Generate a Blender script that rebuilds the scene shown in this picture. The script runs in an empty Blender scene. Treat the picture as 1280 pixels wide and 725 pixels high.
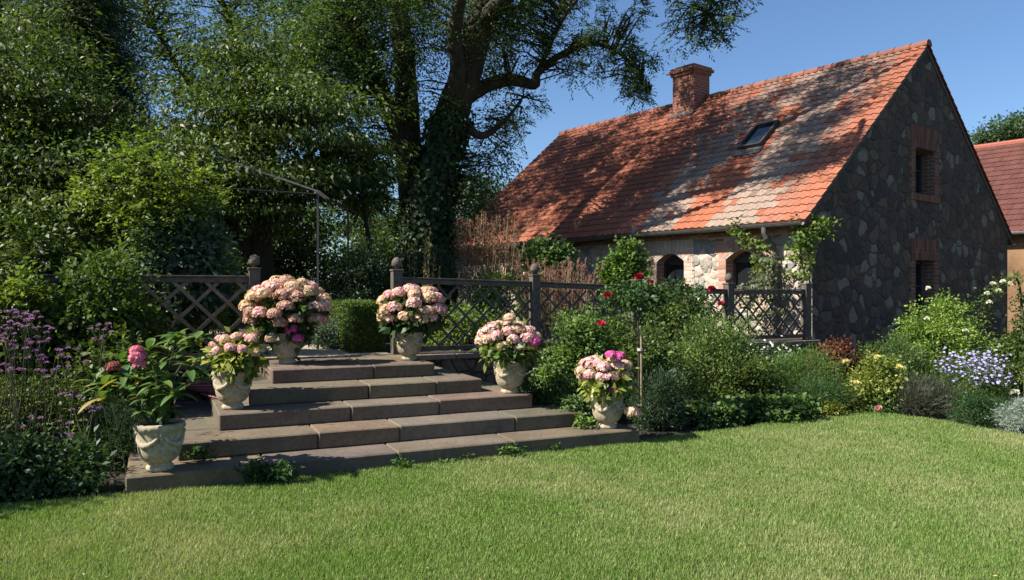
import bpy, bmesh, math, random
import numpy as np
from mathutils import Vector, Matrix

# ------------------------------------------------------------------ camera, world, sun, exposure
scene = bpy.context.scene
C = scene.collection
rng = np.random.default_rng(11)
random.seed(5)
R = math.radians

cam = bpy.data.cameras.new('camera'); cam_o = bpy.data.objects.new('camera', cam); C.objects.link(cam_o)
cam.sensor_width = 36; cam.lens = 26.72; cam.clip_start = .05; cam.clip_end = 800
cam_o.location = (0, 0, 1.6); cam_o.rotation_euler = (R(90), 0, 0)
scene.camera = cam_o

SUN_EL = 45.0
SUN_A = 19.0                                   # sun stands to the left, a little towards the camera
SH = Vector((-math.cos(R(SUN_A)), -math.sin(R(SUN_A)), 0))
SD = Vector((SH.x*math.cos(R(SUN_EL)), SH.y*math.cos(R(SUN_EL)), math.sin(R(SUN_EL))))
world = bpy.data.worlds.new("World"); scene.world = world; world.use_nodes = True
nt = world.node_tree
sky = nt.nodes.new('ShaderNodeTexSky'); sky.sky_type = 'NISHITA'; sky.sun_disc = False
sky.sun_elevation = R(SUN_EL); sky.sun_rotation = math.atan2(SD.x, SD.y)
sky.air_density = 1.0; sky.dust_density = 0.7; sky.ozone_density = 2.2
bg = nt.nodes['Background']; bg.inputs[1].default_value = 0.05
wbn = nt.nodes.new('ShaderNodeMix'); wbn.data_type = 'RGBA'; wbn.blend_type = 'MULTIPLY'; wbn.inputs[0].default_value = 1
wbn.inputs[7].default_value = (1.0, 1.2, 1.42, 1)          # camera white balance of the sky light
nt.links.new(sky.outputs[0], wbn.inputs[6]); nt.links.new(wbn.outputs[2], bg.inputs[0])
sun = bpy.data.lights.new('sun', 'SUN'); sun.energy = 5.0; sun.angle = R(0.55); sun.color = (1, .95, .86)
sun_o = bpy.data.objects.new('sun', sun); C.objects.link(sun_o)
sun_o.rotation_euler = SD.to_track_quat('Z', 'Y').to_euler(); sun_o.location = (-30, -6, 30)
scene.view_settings.view_transform = 'Standard'; scene.view_settings.look = 'None'
scene.view_settings.gamma = 1; scene.view_settings.exposure = 1.15
scene.render.engine = 'CYCLES'
scene.cycles.max_bounces = 8; scene.cycles.transparent_max_bounces = 4; scene.cycles.diffuse_bounces = 1

# ------------------------------------------------------------------ tagging
def tag(o, label=None, cat=None, group=None, kind=None):
    if label: o['label'] = label
    if cat: o['category'] = cat
    if group: o['group'] = group
    if kind: o['kind'] = kind
    return o
def thing(name, label, cat, loc=(0, 0, 0), group=None):
    o = bpy.data.objects.new(name, None); C.objects.link(o); o.location = loc
    o.empty_display_size = .2
    return tag(o, label, cat, group)
def origin(o):
    v = Vector((0, 0, 0))
    while o is not None: v += o.location; o = o.parent
    return np.array(v)

# ------------------------------------------------------------------ materials
def newmat(name):
    m = bpy.data.materials.new(name); m.use_nodes = True
    n = m.node_tree.nodes; l = m.node_tree.links
    return m, n, l, n['Principled BSDF']
def ramp(n, l, fac, stops):
    r = n.new('ShaderNodeValToRGB'); e = r.color_ramp.elements
    while len(e) < len(stops): e.new(.5)
    for i, (p, c) in enumerate(stops): e[i].position = p; e[i].color = (*c, 1)
    l.new(fac, r.inputs[0]); return r.outputs[0]
def noise(n, l, vec, scale, detail=6, rough=.6, dist=0):
    t = n.new('ShaderNodeTexNoise'); t.inputs['Scale'].default_value = scale
    t.inputs['Detail'].default_value = detail; t.inputs['Roughness'].default_value = rough
    t.inputs['Distortion'].default_value = dist
    if vec is not None: l.new(vec, t.inputs['Vector'])
    return t
def mixc(n, l, fac, a, b, mode='MIX'):
    m = n.new('ShaderNodeMix'); m.data_type = 'RGBA'; m.blend_type = mode
    for s, v in ((m.inputs[0], fac), (m.inputs[6], a), (m.inputs[7], b)):
        if hasattr(v, 'links'): l.new(v, s)
        elif isinstance(v, (int, float)): s.default_value = v
        else: s.default_value = (*v, 1)
    return m.outputs[2]
def bump(n, l, h, bsdf, strength=.5, dist=.02):
    b = n.new('ShaderNodeBump'); b.inputs['Strength'].default_value = strength
    b.inputs['Distance'].default_value = dist; l.new(h, b.inputs['Height']); l.new(b.outputs[0], bsdf.inputs['Normal'])
def coords(n, which='Object'): return n.new('ShaderNodeTexCoord').outputs[which]
def attrcol(n, name='Col'):
    a = n.new('ShaderNodeAttribute'); a.attribute_name = name; return a.outputs['Color']

def leaf_material(name, rough=.5, trans=.38, spec=.35):
    m, n, l, p = newmat(name)
    c = attrcol(n)
    p.inputs['Roughness'].default_value = rough; p.inputs['Specular IOR Level'].default_value = spec
    l.new(c, p.inputs['Base Color'])
    t = n.new('ShaderNodeBsdfTranslucent')
    tc = mixc(n, l, 1.0, c, (1.25, 1.3, .55), 'MULTIPLY'); l.new(tc, t.inputs[0])
    mx = n.new('ShaderNodeMixShader'); mx.inputs[0].default_value = trans
    l.new(p.outputs[0], mx.inputs[1]); l.new(t.outputs[0], mx.inputs[2])
    l.new(mx.outputs[0], n['Material Output'].inputs[0]); return m
LEAF = leaf_material('leaf'); GLOSSY = leaf_material('glossy_leaf', .5, .32, .32)
PETAL = leaf_material('petal', .6, .3, .2); BLADE = leaf_material('grass_blade', .55, .35, .25)

def attr_material(name, rough, var=.25, scale=30, bumpd=.004, spec=.3, bs=.5):
    m, n, l, p = newmat(name); co = coords(n)
    nz = noise(n, l, co, scale)
    f = ramp(n, l, nz.outputs[0], [(.25, (1-var,)*3), (.75, (1+var,)*3)])
    l.new(mixc(n, l, 1.0, attrcol(n), f, 'MULTIPLY'), p.inputs['Base Color'])
    p.inputs['Roughness'].default_value = rough; p.inputs['Specular IOR Level'].default_value = spec
    bump(n, l, nz.outputs[0], p, bs, bumpd); return m
BRICK = attr_material('brick', .9, .35, 45, .004)
TILE = attr_material('roof_tile', .8, .28, 22, .003)

def simple(name, c1, c2, scale=12, rough=.8, bumpd=.004, spec=.3, metal=0, bs=.5, dist=0, stretch=None):
    m, n, l, p = newmat(name); co = coords(n)
    if stretch:
        mp = n.new('ShaderNodeMapping'); mp.inputs['Scale'].default_value = stretch; l.new(co, mp.inputs[0]); co = mp.outputs[0]
    nz = noise(n, l, co, scale, 8, .65, dist)
    l.new(ramp(n, l, nz.outputs[0], [(.3, c1), (.7, c2)]), p.inputs['Base Color'])
    p.inputs['Roughness'].default_value = rough; p.inputs['Specular IOR Level'].default_value = spec
    p.inputs['Metallic'].default_value = metal
    bump(n, l, nz.outputs[0], p, bs, bumpd); return m
BARK = simple('bark', (.02, .016, .011), (.068, .054, .038), 9, .95, .05, bs=.9, stretch=(1, 1, .25))
STEM = simple('stem', (.035, .04, .015), (.09, .09, .04), 20)
DRYSTEM = simple('dry_stem', (.16, .12, .07), (.3, .24, .15), 20)
MORTAR = simple('mortar', (.34, .30, .25), (.52, .47, .40), 30, .95)
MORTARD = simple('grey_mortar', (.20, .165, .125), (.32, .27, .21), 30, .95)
WOOD = simple('weathered_wood', (.05, .04, .032), (.13, .108, .085), 14, .8, .004, stretch=(1, 1, .35))
WOODG = simple('grey_wood', (.055, .043, .033), (.13, .105, .082), 14, .8, .004)
WOODL = simple('lit_lattice_wood', (.12, .09, .06), (.25, .19, .13), 14, .8, .004)  # fence wood lightened so the left lattice looks lit
METAL = simple('dark_metal', (.016, .015, .014), (.035, .032, .03), 20, .5, .001, .5)
ZINC = simple('zinc', (.09, .085, .08), (.16, .15, .14), 8, .45, .001, .5, .5)
FRAMEM = simple('window_frame_paint', (.03, .03, .03), (.055, .055, .05), 20, .6, .001)
SOIL = simple('soil', (.022, .017, .012), (.07, .055, .038), 15, .98, .05, bs=.9)
HOSEM = simple('red_hose', (.18, .05, .055), (.28, .09, .09), 10, .5, .001)
GRAVEL = simple('gravel', (.27, .22, .16), (.48, .40, .30), 70, .95, .015, bs=.9)
def glass_mat():
    m, n, l, p = newmat('window_glass')
    p.inputs['Base Color'].default_value = (.012, .014, .016, 1); p.inputs['Roughness'].default_value = .06
    p.inputs['Specular IOR Level'].default_value = .7; return m
GLASS = glass_mat()

def urn_mat():
    m, n, l, p = newmat('urn_stone'); co = coords(n)
    a = noise(n, l, co, 9, 9, .7); b = noise(n, l, co, 40, 6, .6)
    c = ramp(n, l, a.outputs[0], [(.32, (.13, .10, .055)), (.5, (.30, .24, .145)), (.7, (.42, .35, .23))])
    c = mixc(n, l, .35, c, ramp(n, l, b.outputs[0], [(.35, (.16, .145, .10)), (.65, (.6, .53, .4))]))
    l.new(c, p.inputs['Base Color']); p.inputs['Roughness'].default_value = .92
    bump(n, l, b.outputs[0], p, .6, .006); return m
URN = urn_mat()

def step_mat():
    m, n, l, p = newmat('sandstone_step'); co = coords(n)
    a = noise(n, l, co, 1.7, 8, .65, .4); b = noise(n, l, co, 26, 8, .7); d = noise(n, l, co, 6, 8, .75)
    c = mixc(n, l, 1.0, attrcol(n), ramp(n, l, a.outputs[0], [(.3, (.62, .60, .56)), (.55, (1, 1, 1)), (.75, (1.3, 1.25, 1.15))]), 'MULTIPLY')
    c = mixc(n, l, 1.0, c, ramp(n, l, b.outputs[0], [(.3, (.68, .68, .68)), (.7, (1.25, 1.25, 1.25))]), 'MULTIPLY')
    # moss and lichen blotches
    k = n.new('ShaderNodeMath'); k.operation = 'GREATER_THAN'; k.inputs[1].default_value = .62; l.new(d.outputs[0], k.inputs[0])
    c = mixc(n, l, ramp(n, l, d.outputs[0], [(.56, (0, 0, 0)), (.68, (.6, .6, .6))]), c, (.10, .105, .055))
    l.new(c, p.inputs['Base Color']); p.inputs['Roughness'].default_value = .88
    bump(n, l, b.outputs[0], p, .5, .006); return m
STEP = step_mat()

def fieldstone(name, scale, cols, mortar, seed=0.0, mw=.035):
    m, n, l, p = newmat(name); co = coords(n)
    w = noise(n, l, co, 2.2, 3, .5)
    sub = n.new('ShaderNodeVectorMath'); sub.operation = 'MULTIPLY_ADD'
    l.new(w.outputs['Color'], sub.inputs[0]); sub.inputs[1].default_value = (.34, .34, .34); l.new(co, sub.inputs[2])
    mp = n.new('ShaderNodeMapping'); mp.inputs['Scale'].default_value = (1, 1, 1.15); mp.inputs['Location'].default_value = (seed,)*3
    l.new(sub.outputs[0], mp.inputs[0])
    v = n.new('ShaderNodeTexVoronoi'); v.inputs['Scale'].default_value = scale; l.new(mp.outputs[0], v.inputs['Vector'])
    e = n.new('ShaderNodeTexVoronoi'); e.feature = 'DISTANCE_TO_EDGE'; e.inputs['Scale'].default_value = scale; l.new(mp.outputs[0], e.inputs['Vector'])
    sp = n.new('ShaderNodeSeparateColor'); l.new(v.outputs['Color'], sp.inputs[0])
    stops = [(i/(len(cols)), c) for i, c in enumerate(cols)]
    cr = n.new('ShaderNodeValToRGB'); cr.color_ramp.interpolation = 'CONSTANT'; el = cr.color_ramp.elements
    while len(el) < len(stops): el.new(.5)
    for i, (q, c) in enumerate(stops): el[i].position = q; el[i].color = (*c, 1)
    l.new(sp.outputs[0], cr.inputs[0])
    nz = noise(n, l, co, 14, 8, .7)
    c = mixc(n, l, 1.0, cr.outputs[0], ramp(n, l, nz.outputs[0], [(.3, (.6, .6, .6)), (.7, (1.35, 1.33, 1.3))]), 'MULTIPLY')
    bl = ramp(n, l, e.outputs['Distance'], [(mw*.5, (0, 0, 0)), (mw*1.3, (1, 1, 1))])
    rd = ramp(n, l, v.outputs['Distance'], [(.60, (1, 1, 1)), (.82, (0, 0, 0))]); bl = mixc(n, l, 1.0, bl, rd, 'MULTIPLY')
    nm = noise(n, l, co, 50, 4)
    mo = mixc(n, l, nm.outputs[0], tuple(x*.75 for x in mortar), tuple(x*1.2 for x in mortar))
    l.new(mixc(n, l, bl, mo, c), p.inputs['Base Color'])
    p.inputs['Roughness'].default_value = .9
    hh = mixc(n, l, 1.0, ramp(n, l, e.outputs['Distance'], [(0, (0, 0, 0)), (.06, (.7, .7, .7)), (.3, (1, 1, 1))]), rd, 'MULTIPLY')
    h2 = mixc(n, l, .25, hh, nz.outputs[0])
    bump(n, l, h2, p, 1.0, .06); return m
STONE_G = fieldstone('shaded_gable_fieldstone', 3.5, [(.058, .044, .029), (.09, .068, .044), (.044, .034, .025), (.08, .045, .028), (.16, .145, .105), (.062, .048, .032), (.105, .074, .045), (.050, .039, .028), (.08, .061, .041)], (.062, .048, .033))  # stone colours darkened to carry the shade on the gable side
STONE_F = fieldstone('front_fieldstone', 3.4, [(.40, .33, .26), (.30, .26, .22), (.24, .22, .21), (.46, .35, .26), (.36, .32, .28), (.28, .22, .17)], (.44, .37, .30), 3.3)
STONE_W = fieldstone('retaining_stone', 5, [(.07, .055, .04), (.10, .08, .06), (.06, .05, .04)], (.04, .033, .025), 1.3)

def brick_mat(name, c1, c2, mo):
    m, n, l, p = newmat(name); uv = coords(n, 'UV')
    b = n.new('ShaderNodeTexBrick'); l.new(uv, b.inputs['Vector'])
    b.inputs['Color1'].default_value = (*c1, 1); b.inputs['Color2'].default_value = (*c2, 1); b.inputs['Mortar'].default_value = (*mo, 1)
    b.inputs['Scale'].default_value = 1; b.inputs['Brick Width'].default_value = .25; b.inputs['Row Height'].default_value = .078
    b.inputs['Mortar Size'].default_value = .008; b.inputs['Bias'].default_value = -.1
    nz = noise(n, l, uv, 25)
    l.new(mixc(n, l, 1.0, b.outputs[0], ramp(n, l, nz.outputs[0], [(.3, (.75,)*3), (.7, (1.2,)*3)]), 'MULTIPLY'), p.inputs['Base Color'])
    p.inputs['Roughness'].default_value = .92
    iv = n.new('ShaderNodeMath'); iv.operation = 'SUBTRACT'; iv.inputs[0].default_value = 1; l.new(b.outputs['Fac'], iv.inputs[1])
    bump(n, l, iv.outputs[0], p, .8, .008); return m
BRICKUV = brick_mat('brickwork', (.36, .17, .11), (.27, .12, .08), (.42, .37, .31))
BRICKCH = brick_mat('chimney_brickwork', (.25, .075, .04), (.17, .05, .032), (.30, .23, .18))
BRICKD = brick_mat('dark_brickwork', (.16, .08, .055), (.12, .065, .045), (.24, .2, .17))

def lawn_mat():
    m, n, l, p = newmat('lawn_soil'); co = coords(n)
    a = noise(n, l, co, 1.1, 5, .6); b = noise(n, l, co, 60, 6, .7)
    c = ramp(n, l, a.outputs[0], [(.35, (.07, .095, .022)), (.6, (.11, .13, .04)), (.75, (.15, .135, .065))])
    c = mixc(n, l, 1.0, c, ramp(n, l, b.outputs[0], [(.3, (.55,)*3), (.7, (1.3,)*3)]), 'MULTIPLY')
    l.new(c, p.inputs['Base Color']); p.inputs['Roughness'].default_value = .95; bump(n, l, b.outputs[0], p, .8, .02); return m
LAWN = lawn_mat()
FIELD = simple('ground_cover', (.035, .05, .018), (.075, .09, .035), 3, .95, .03)
HILLW = simple('plaster', (.13, .075, .04), (.27, .155, .08), 1.6, .9)

# ------------------------------------------------------------------ mesh builders
def finish(me, name, mat, parent):
    o = bpy.data.objects.new(name, me); C.objects.link(o)
    if mat: me.materials.append(mat)
    if parent is not None: o.parent = parent
    return o
def set_origin(V, parent):
    return V - origin(parent) if parent is not None else V

class MB:
    def __init__(s): s.v = []; s.f = []; s.c = []; s.uv = []; s.n = 0
    def add(s, vs, fs, col=(1, 1, 1), uvs=None):
        o = s.n; s.v += [tuple(x) for x in vs]; s.n += len(vs)
        for i, f in enumerate(fs):
            s.f.append([o+k for k in f]); s.c.append(col); s.uv.append(uvs[i] if uvs else None)
    def quad(s, a, b, c, d, col=(1, 1, 1), uv=None): s.add([a, b, c, d], [(0, 1, 2, 3)], col, [uv] if uv else None)
    def box(s, o, ex, ey, ez, col=(1, 1, 1), uvm=False):      # corner + three edge vectors
        o, ex, ey, ez = map(Vector, (o, ex, ey, ez))
        P = [o, o+ex, o+ex+ey, o+ey, o+ez, o+ex+ez, o+ex+ey+ez, o+ey+ez]
        F = [(0, 3, 2, 1), (4, 5, 6, 7), (0, 1, 5, 4), (1, 2, 6, 5), (2, 3, 7, 6), (3, 0, 4, 7)]
        if ex.cross(ey).dot(ez) < 0: F = [f[::-1] for f in F]
        U = None
        if uvm:
            U = []
            for f in F:
                n_ = (P[f[1]]-P[f[0]]).cross(P[f[2]]-P[f[0]]).normalized()
                U.append([((P[k].x*abs(n_.y)+P[k].y*abs(n_.x))*1.0 if abs(n_.z) < .7 else P[k].x, P[k].z if abs(n_.z) < .7 else P[k].y) for k in f])
        s.add(P, F, col, U)
    def tube(s, pts, rad, seg=8, col=(1, 1, 1), cap=True, wob=0):
        pts = [Vector(p) for p in pts]; n = len(pts)
        if not hasattr(rad, '__len__'): rad = [rad]*n
        vs = []; up = Vector((.13, .37, .92)).normalized()
        d0 = (pts[1]-pts[0]).normalized(); a = d0.cross(up)
        if a.length < .05: a = d0.cross(Vector((1, 0, 0)))
        a.normalize()
        for i in range(n):
            d = (pts[min(i+1, n-1)]-pts[max(i-1, 0)]).normalized()
            a = (a - d*a.dot(d)).normalized(); b = d.cross(a)
            for k in range(seg):
                th = 2*math.pi*k/seg; r = rad[i]*(1+wob*random.uniform(-1, 1))
                vs.append(pts[i]+a*math.cos(th)*r+b*math.sin(th)*r)
        fs = [(i*seg+k, i*seg+(k+1) % seg, (i+1)*seg+(k+1) % seg, (i+1)*seg+k) for i in range(n-1) for k in range(seg)]
        if cap: fs += [tuple(range(seg))[::-1], tuple((n-1)*seg+k for k in range(seg))]
        s.add(vs, fs, col)
    def lathe(s, c, prof, seg=24, col=(1, 1, 1), mod=None):
        vs = []
        for (r, z) in prof:
            for k in range(seg):
                th = 2*math.pi*k/seg; rr = r + (mod(th, z) if mod else 0)
                vs.append((c[0]+rr*math.cos(th), c[1]+rr*math.sin(th), c[2]+z))
        n = len(prof)
        fs = [(i*seg+k, i*seg+(k+1) % seg, (i+1)*seg+(k+1) % seg, (i+1)*seg+k) for i in range(n-1) for k in range(seg)]
        fs += [tuple(range(seg))[::-1], tuple((n-1)*seg+k for k in range(seg))]
        s.add(vs, fs, col)
    def build(s, name, mat, parent=None, smooth=False, bevel=0):
        if not s.v: return None
        V = np.array(s.v, float); V = set_origin(V, parent)
        me = bpy.data.meshes.new(name); me.from_pydata([tuple(x) for x in V], [], s.f)
        ca = me.attributes.new('Col', 'FLOAT_COLOR', 'FACE')
        ca.data.foreach_set('color', np.array([(*c[:3], 1) for c in s.c], np.float32).ravel())
        if any(u is not None for u in s.uv):
            ul = me.uv_layers.new(name='UVMap')
            for p, u in zip(me.polygons, s.uv):
                if u:
                    for li, w in zip(p.loop_indices, u): ul.data[li].uv = w
        if smooth: me.polygons.foreach_set('use_smooth', [True]*len(me.polygons))
        if bevel:
            bm = bmesh.new(); bm.from_mesh(me); bmesh.ops.bevel(bm, geom=bm.edges[:], offset=bevel, segments=1, affect='EDGES', clamp_overlap=True); bm.to_mesh(me); bm.free()
        me.update(); return finish(me, name, mat, parent)

def nrm(a): return a/np.maximum(np.linalg.norm(a, axis=1, keepdims=True), 1e-9)
def leaves(name, P, D, N, L, W, col, mat, parent=None, fold=.18, wide=.45):
    """One folded kite-shaped leaf per point."""
    n = len(P); D = nrm(D); S = nrm(np.cross(D, N)); N = np.cross(S, D)
    L = np.broadcast_to(np.asarray(L, float).reshape(-1, 1), (n, 1)); W = np.broadcast_to(np.asarray(W, float).reshape(-1, 1), (n, 1))
    mid = P + D*L*wide + N*W*fold
    V = np.stack([P, mid+S*W/2, P+D*L - N*L*.08, mid-S*W/2], 1).reshape(-1, 3)
    V = set_origin(V, parent)
    return raw(name, V, 4, n, col, mat, parent)
def raw(name, V, k, n, col, mat, parent):
    me = bpy.data.meshes.new(name)
    me.vertices.add(n*k); me.vertices.foreach_set('co', V.astype(np.float32).ravel())
    me.loops.add(n*k); me.loops.foreach_set('vertex_index', np.arange(n*k, dtype=np.int32))
    me.polygons.add(n); me.polygons.foreach_set('loop_start', np.arange(0, n*k, k, dtype=np.int32))
    me.update(calc_edges=True)
    ca = me.attributes.new('Col', 'FLOAT_COLOR', 'FACE')
    cc = np.ones((n, 4), np.float32); cc[:, :3] = np.clip(col, 0, 1); ca.data.foreach_set('color', cc.ravel())
    return finish(me, name, mat, parent)

def colmix(n, pal, clump=None, var=.22):
    pal = np.array(pal); k = len(pal)
    t = rng.random(n) if clump is None else np.clip(clump + rng.normal(0, .18, n), 0, .999)
    i = t*(k-1); j = np.minimum(i.astype(int), k-2) if k > 1 else np.zeros(n, int)
    f = (i-j)[:, None]
    c = pal[j]*(1-f)+pal[np.minimum(j+1, k-1)]*f
    return c*(1+rng.normal(0, var, (n, 1)))

def rdir(n):
    return nrm(rng.normal(size=(n, 3)))
def ell_points(ells, n, lo=.35, dome=False):
    """Clump centres spread through a few ellipsoids; returns points and outward directions."""
    vol = np.array([e[3]*e[4]*e[5] for e in ells]); idx = rng.choice(len(ells), n, p=vol/vol.sum())
    E = np.array([e[:6] for e in ells], float)[idx]
    d = rdir(n)
    if dome: d[:, 2] = np.abs(d[:, 2])
    r = (lo**2 + (1-lo**2)*rng.random(n))**.5 * (1+.10*rng.normal(size=n))
    return E[:, :3] + d*E[:, 3:6]*r[:, None], d
def foliage(name, centres, out, per, cr, L, W, pal, parent, mat=None, flat=.6, droop=.15, up=.6, fold=.18, csd=.3, wide=.45):
    n = len(centres)*per
    Cn = np.repeat(centres, per, 0); On = np.repeat(out, per, 0)
    off = rng.normal(size=(n, 3))*cr*.55; off[:, 2] *= flat
    P = Cn+off
    D = rdir(n)*.8 + On*.5 + off/cr*.5; D[:, 2] -= droop
    N = rdir(n)*.55 + On*.3; N[:, 2] += up
    cl = np.repeat(np.clip(.5+rng.normal(0, csd, len(centres)), 0, 1), per)
    sz = rng.uniform(.6, 1.25, n)
    return leaves(name, P, D, N, L*sz, W*sz, colmix(n, pal, cl), mat or LEAF, parent, fold, wide)
def spray_foliage(name, centres, out, twigs, per, tl, L, W, pal, parent, mat=None, droop=.35, up=.7):
    """Leaves set in two rows along short arching twigs (pinnate sprays)."""
    m = len(centres)*twigs
    Cn = np.repeat(centres, twigs, 0)+rng.normal(size=(m, 3))*tl*.45
    D = nrm(rdir(m)*.9+np.repeat(out, twigs, 0)*.6+np.array([0, 0, -droop*.3]))
    t = np.tile(np.linspace(.1, 1, per), m)[:, None]; Pn = np.repeat(Cn, per, 0); Dn = np.repeat(D, per, 0)
    P = Pn+Dn*t*tl; P[:, 2] -= (t[:, 0]**2)*tl*droop
    side = np.tile(np.where(np.arange(per) % 2 == 0, 1, -1), m)[:, None]
    upv = np.zeros_like(P); upv[:, 2] = 1
    S = nrm(np.cross(Dn, upv)+1e-4)
    LD = S*side*.9+Dn*.6+rng.normal(size=P.shape)*.25; LD[:, 2] -= droop*.8
    N = rng.normal(size=P.shape)*.4; N[:, 2] += up
    cl = np.repeat(np.repeat(np.clip(.5+rng.normal(0, .28, len(centres)), 0, 1), twigs), per)
    sz = rng.uniform(.7, 1.2, len(P))
    return leaves(name, P, LD, N, L*sz, W*sz, colmix(len(P), pal, cl), mat or LEAF, parent)

# ------------------------------------------------------------------ photograph geometry -> world
F, HZ = 950., 363.
def X(px, d): return (px-640)/F*d
def Z(py, d): return 1.6+(HZ-py)*d/F
def gd(py, z=0.): return (1.6-z)*F/(py-HZ)
U = Vector((.907, .42, 0)); Vv = Vector((-.42, .907, 0))                 # along and across the steps
def uv(u, v, z=0.): return Vector((U.x*u+Vv.x*v, U.y*u+Vv.y*v, z))
TZ = .75                                                                  # terrace height

# ------------------------------------------------------------------ setting: ground, lawn, terrace, path
def sheet(name, pts, z, mat, kind='structure', thick=0):
    bm = bmesh.new(); vs = [bm.verts.new((p[0], p[1], z)) for p in pts]; f = bm.faces.new(vs)
    if f.normal.z < 0: f.normal_flip()
    bmesh.ops.triangulate(bm, faces=bm.faces[:])
    if thick:
        r = bmesh.ops.extrude_face_region(bm, geom=bm.faces[:])
        bmesh.ops.translate(bm, verts=[e for e in r['geom'] if isinstance(e, bmesh.types.BMVert)], vec=(0, 0, -thick))
        bmesh.ops.recalc_face_normals(bm, faces=bm.faces[:])
    me = bpy.data.meshes.new(name); bm.to_mesh(me); bm.free()
    return tag(finish(me, name, mat, None), kind=kind)
sheet('ground', [(-400, -60), (400, -60), (400, 700), (-400, 700)], -.03, FIELD)
LP = [(-12, 3.6), (-7, 4.6), (-3.76, 5.6), (-3.05, 5.93), (1.30, 7.97), (1.93, 8.35), (2.65, 8.69), (3.2, 9.2), (3.58, 9.44), (4.31, 9.74), (4.82, 9.70), (5.2, 9.16), (5.6, 8.3), (7, 5.5), (9, 2), (11, -6), (-12, -6)]
sheet('flower_bed_soil', [(-14, 3.2), (-3, 5.3), (2.5, 7.6), (4.5, 8.9), (5.4, 7.6), (9, .5), (22, 0), (26, 22), (5, 15), (-4, 9.6), (-20, 6)], -.012, SOIL)
sheet('lawn', LP, 0, LAWN)
HA = Vector((5.37, 13.6, 0)); HL = Vector((-.611, .791, 0)); HG = Vector((.791, .611, 0))   # house corner, along, across
def H(s, t, z): return HA+HL*s+HG*t+Vector((0, 0, z))
ta = [uv(-40, 9.85), uv(10.4, 9.85), H(.1, .3, 0), H(40, 4, 0), (-60, 60, 0)]
sheet('terrace', [(p[0], p[1]) for p in ta], TZ-.004, SOIL, thick=.77)
pa = [uv(1.16, 9.8), uv(2.78, 9.8), uv(2.9, 12.0), uv(2.5, 14.5), uv(.8, 17), uv(-.6, 16), uv(.6, 12.5)]
sheet('gravel_path', [(p[0], p[1]) for p in pa], TZ+.004, GRAVEL)

def inside(px, py, poly):
    r = np.zeros(len(px), bool); n = len(poly)
    for i in range(n):
        x1, y1 = poly[i][:2]; x2, y2 = poly[(i+1) % n][:2]
        c = ((y1 > py) != (y2 > py)); xi = (x2-x1)*(py-y1)/((y2-y1) if y2 != y1 else 1e-9)+x1
        r ^= c & (px < xi)
    return r
def vnoise(x, y, s, seed=0):
    r = np.random.default_rng(seed); g = r.random((64, 64)); x = x/s+20; y = y/s+20
    i = np.floor(x).astype(int); j = np.floor(y).astype(int); fx = x-i; fy = y-j
    fx = fx*fx*(3-2*fx); fy = fy*fy*(3-2*fy); q = lambda a, b: g[a % 64, b % 64]
    return (q(i, j)*(1-fx)+q(i+1, j)*fx)*(1-fy)+(q(i, j+1)*(1-fx)+q(i+1, j+1)*fx)*fy
def grass():
    n = 1150000
    d = (3.3**2+(10.2**2-3.3**2)*rng.random(n))**.5 if False else rng.uniform(3.3, 10.2, n)
    x = rng.uniform(-.82, .82, n)*d; y = d
    ok = inside(x, y, LP); x = x[ok]; y = y[ok]; n = len(x)
    ex = vnoise(x, y, .45, 1)*.5+vnoise(x, y, .16, 2)*.3+vnoise(x, y, 1.4, 3)*.4
    hgt = (.012+.020*ex+.014*rng.random(n)**2)*(1+.05*y)
    w = .0042+.0007*y
    ang = rng.uniform(0, 2*np.pi, n); lean = rng.uniform(.1, .75, n)*hgt
    la = ang+rng.normal(1.57, .6, n)
    a = np.stack([x-np.cos(ang)*w/2, y-np.sin(ang)*w/2, np.zeros(n)], 1)
    b = np.stack([x+np.cos(ang)*w/2, y+np.sin(ang)*w/2, np.zeros(n)], 1)
    c = np.stack([x+np.cos(la)*lean, y+np.sin(la)*lean, hgt], 1)
    V = np.stack([a, b, c], 1).reshape(-1, 3)
    dry = np.clip(vnoise(x, y, .9, 7)*.55+vnoise(x, y, .28, 8)*.35+vnoise(x, y, 2.2, 12)*.45-.56+rng.normal(0, .2, n)+np.clip((x-1.5)*.035, -.08, .12), 0, 1)[:, None]*1.5
    dry = np.clip(dry, 0, 1)
    g1 = np.array([.145, .24, .046]); g2 = np.array([.36, .36, .17])
    col = (g1*(1-dry)+g2*dry)*(1+rng.normal(0, .22, (n, 1)))
    br = rng.random(n) < .06; col[br] = np.array([.36, .31, .17])
    o = raw('lawn_grass', V, 3, n, col, BLADE, None)
    tag(o, 'short mown lawn grass, green with paler dry patches', 'grass', kind='stuff')
grass()

def litter():
    n = 260; y = rng.uniform(4, 9.5, n); x = rng.uniform(-.7, .7, n)*y; ok = inside(x, y, LP); x = x[ok]; y = y[ok]; n = len(x)
    P = np.stack([x, y, rng.uniform(.018, .035, n)], 1); D = rdir(n)*np.array([1, 1, .25]); N = rdir(n)*.4+np.array([0, 0, 1])
    o = leaves('fallen_leaves', P, D, N, rng.uniform(.012, .03, n), rng.uniform(.008, .018, n), colmix(n, [(.30, .20, .08), (.42, .36, .18), (.22, .12, .06)]), PETAL)
    tag(o, 'small dry leaves scattered over the lawn', 'leaf litter', kind='stuff')
litter()
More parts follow.
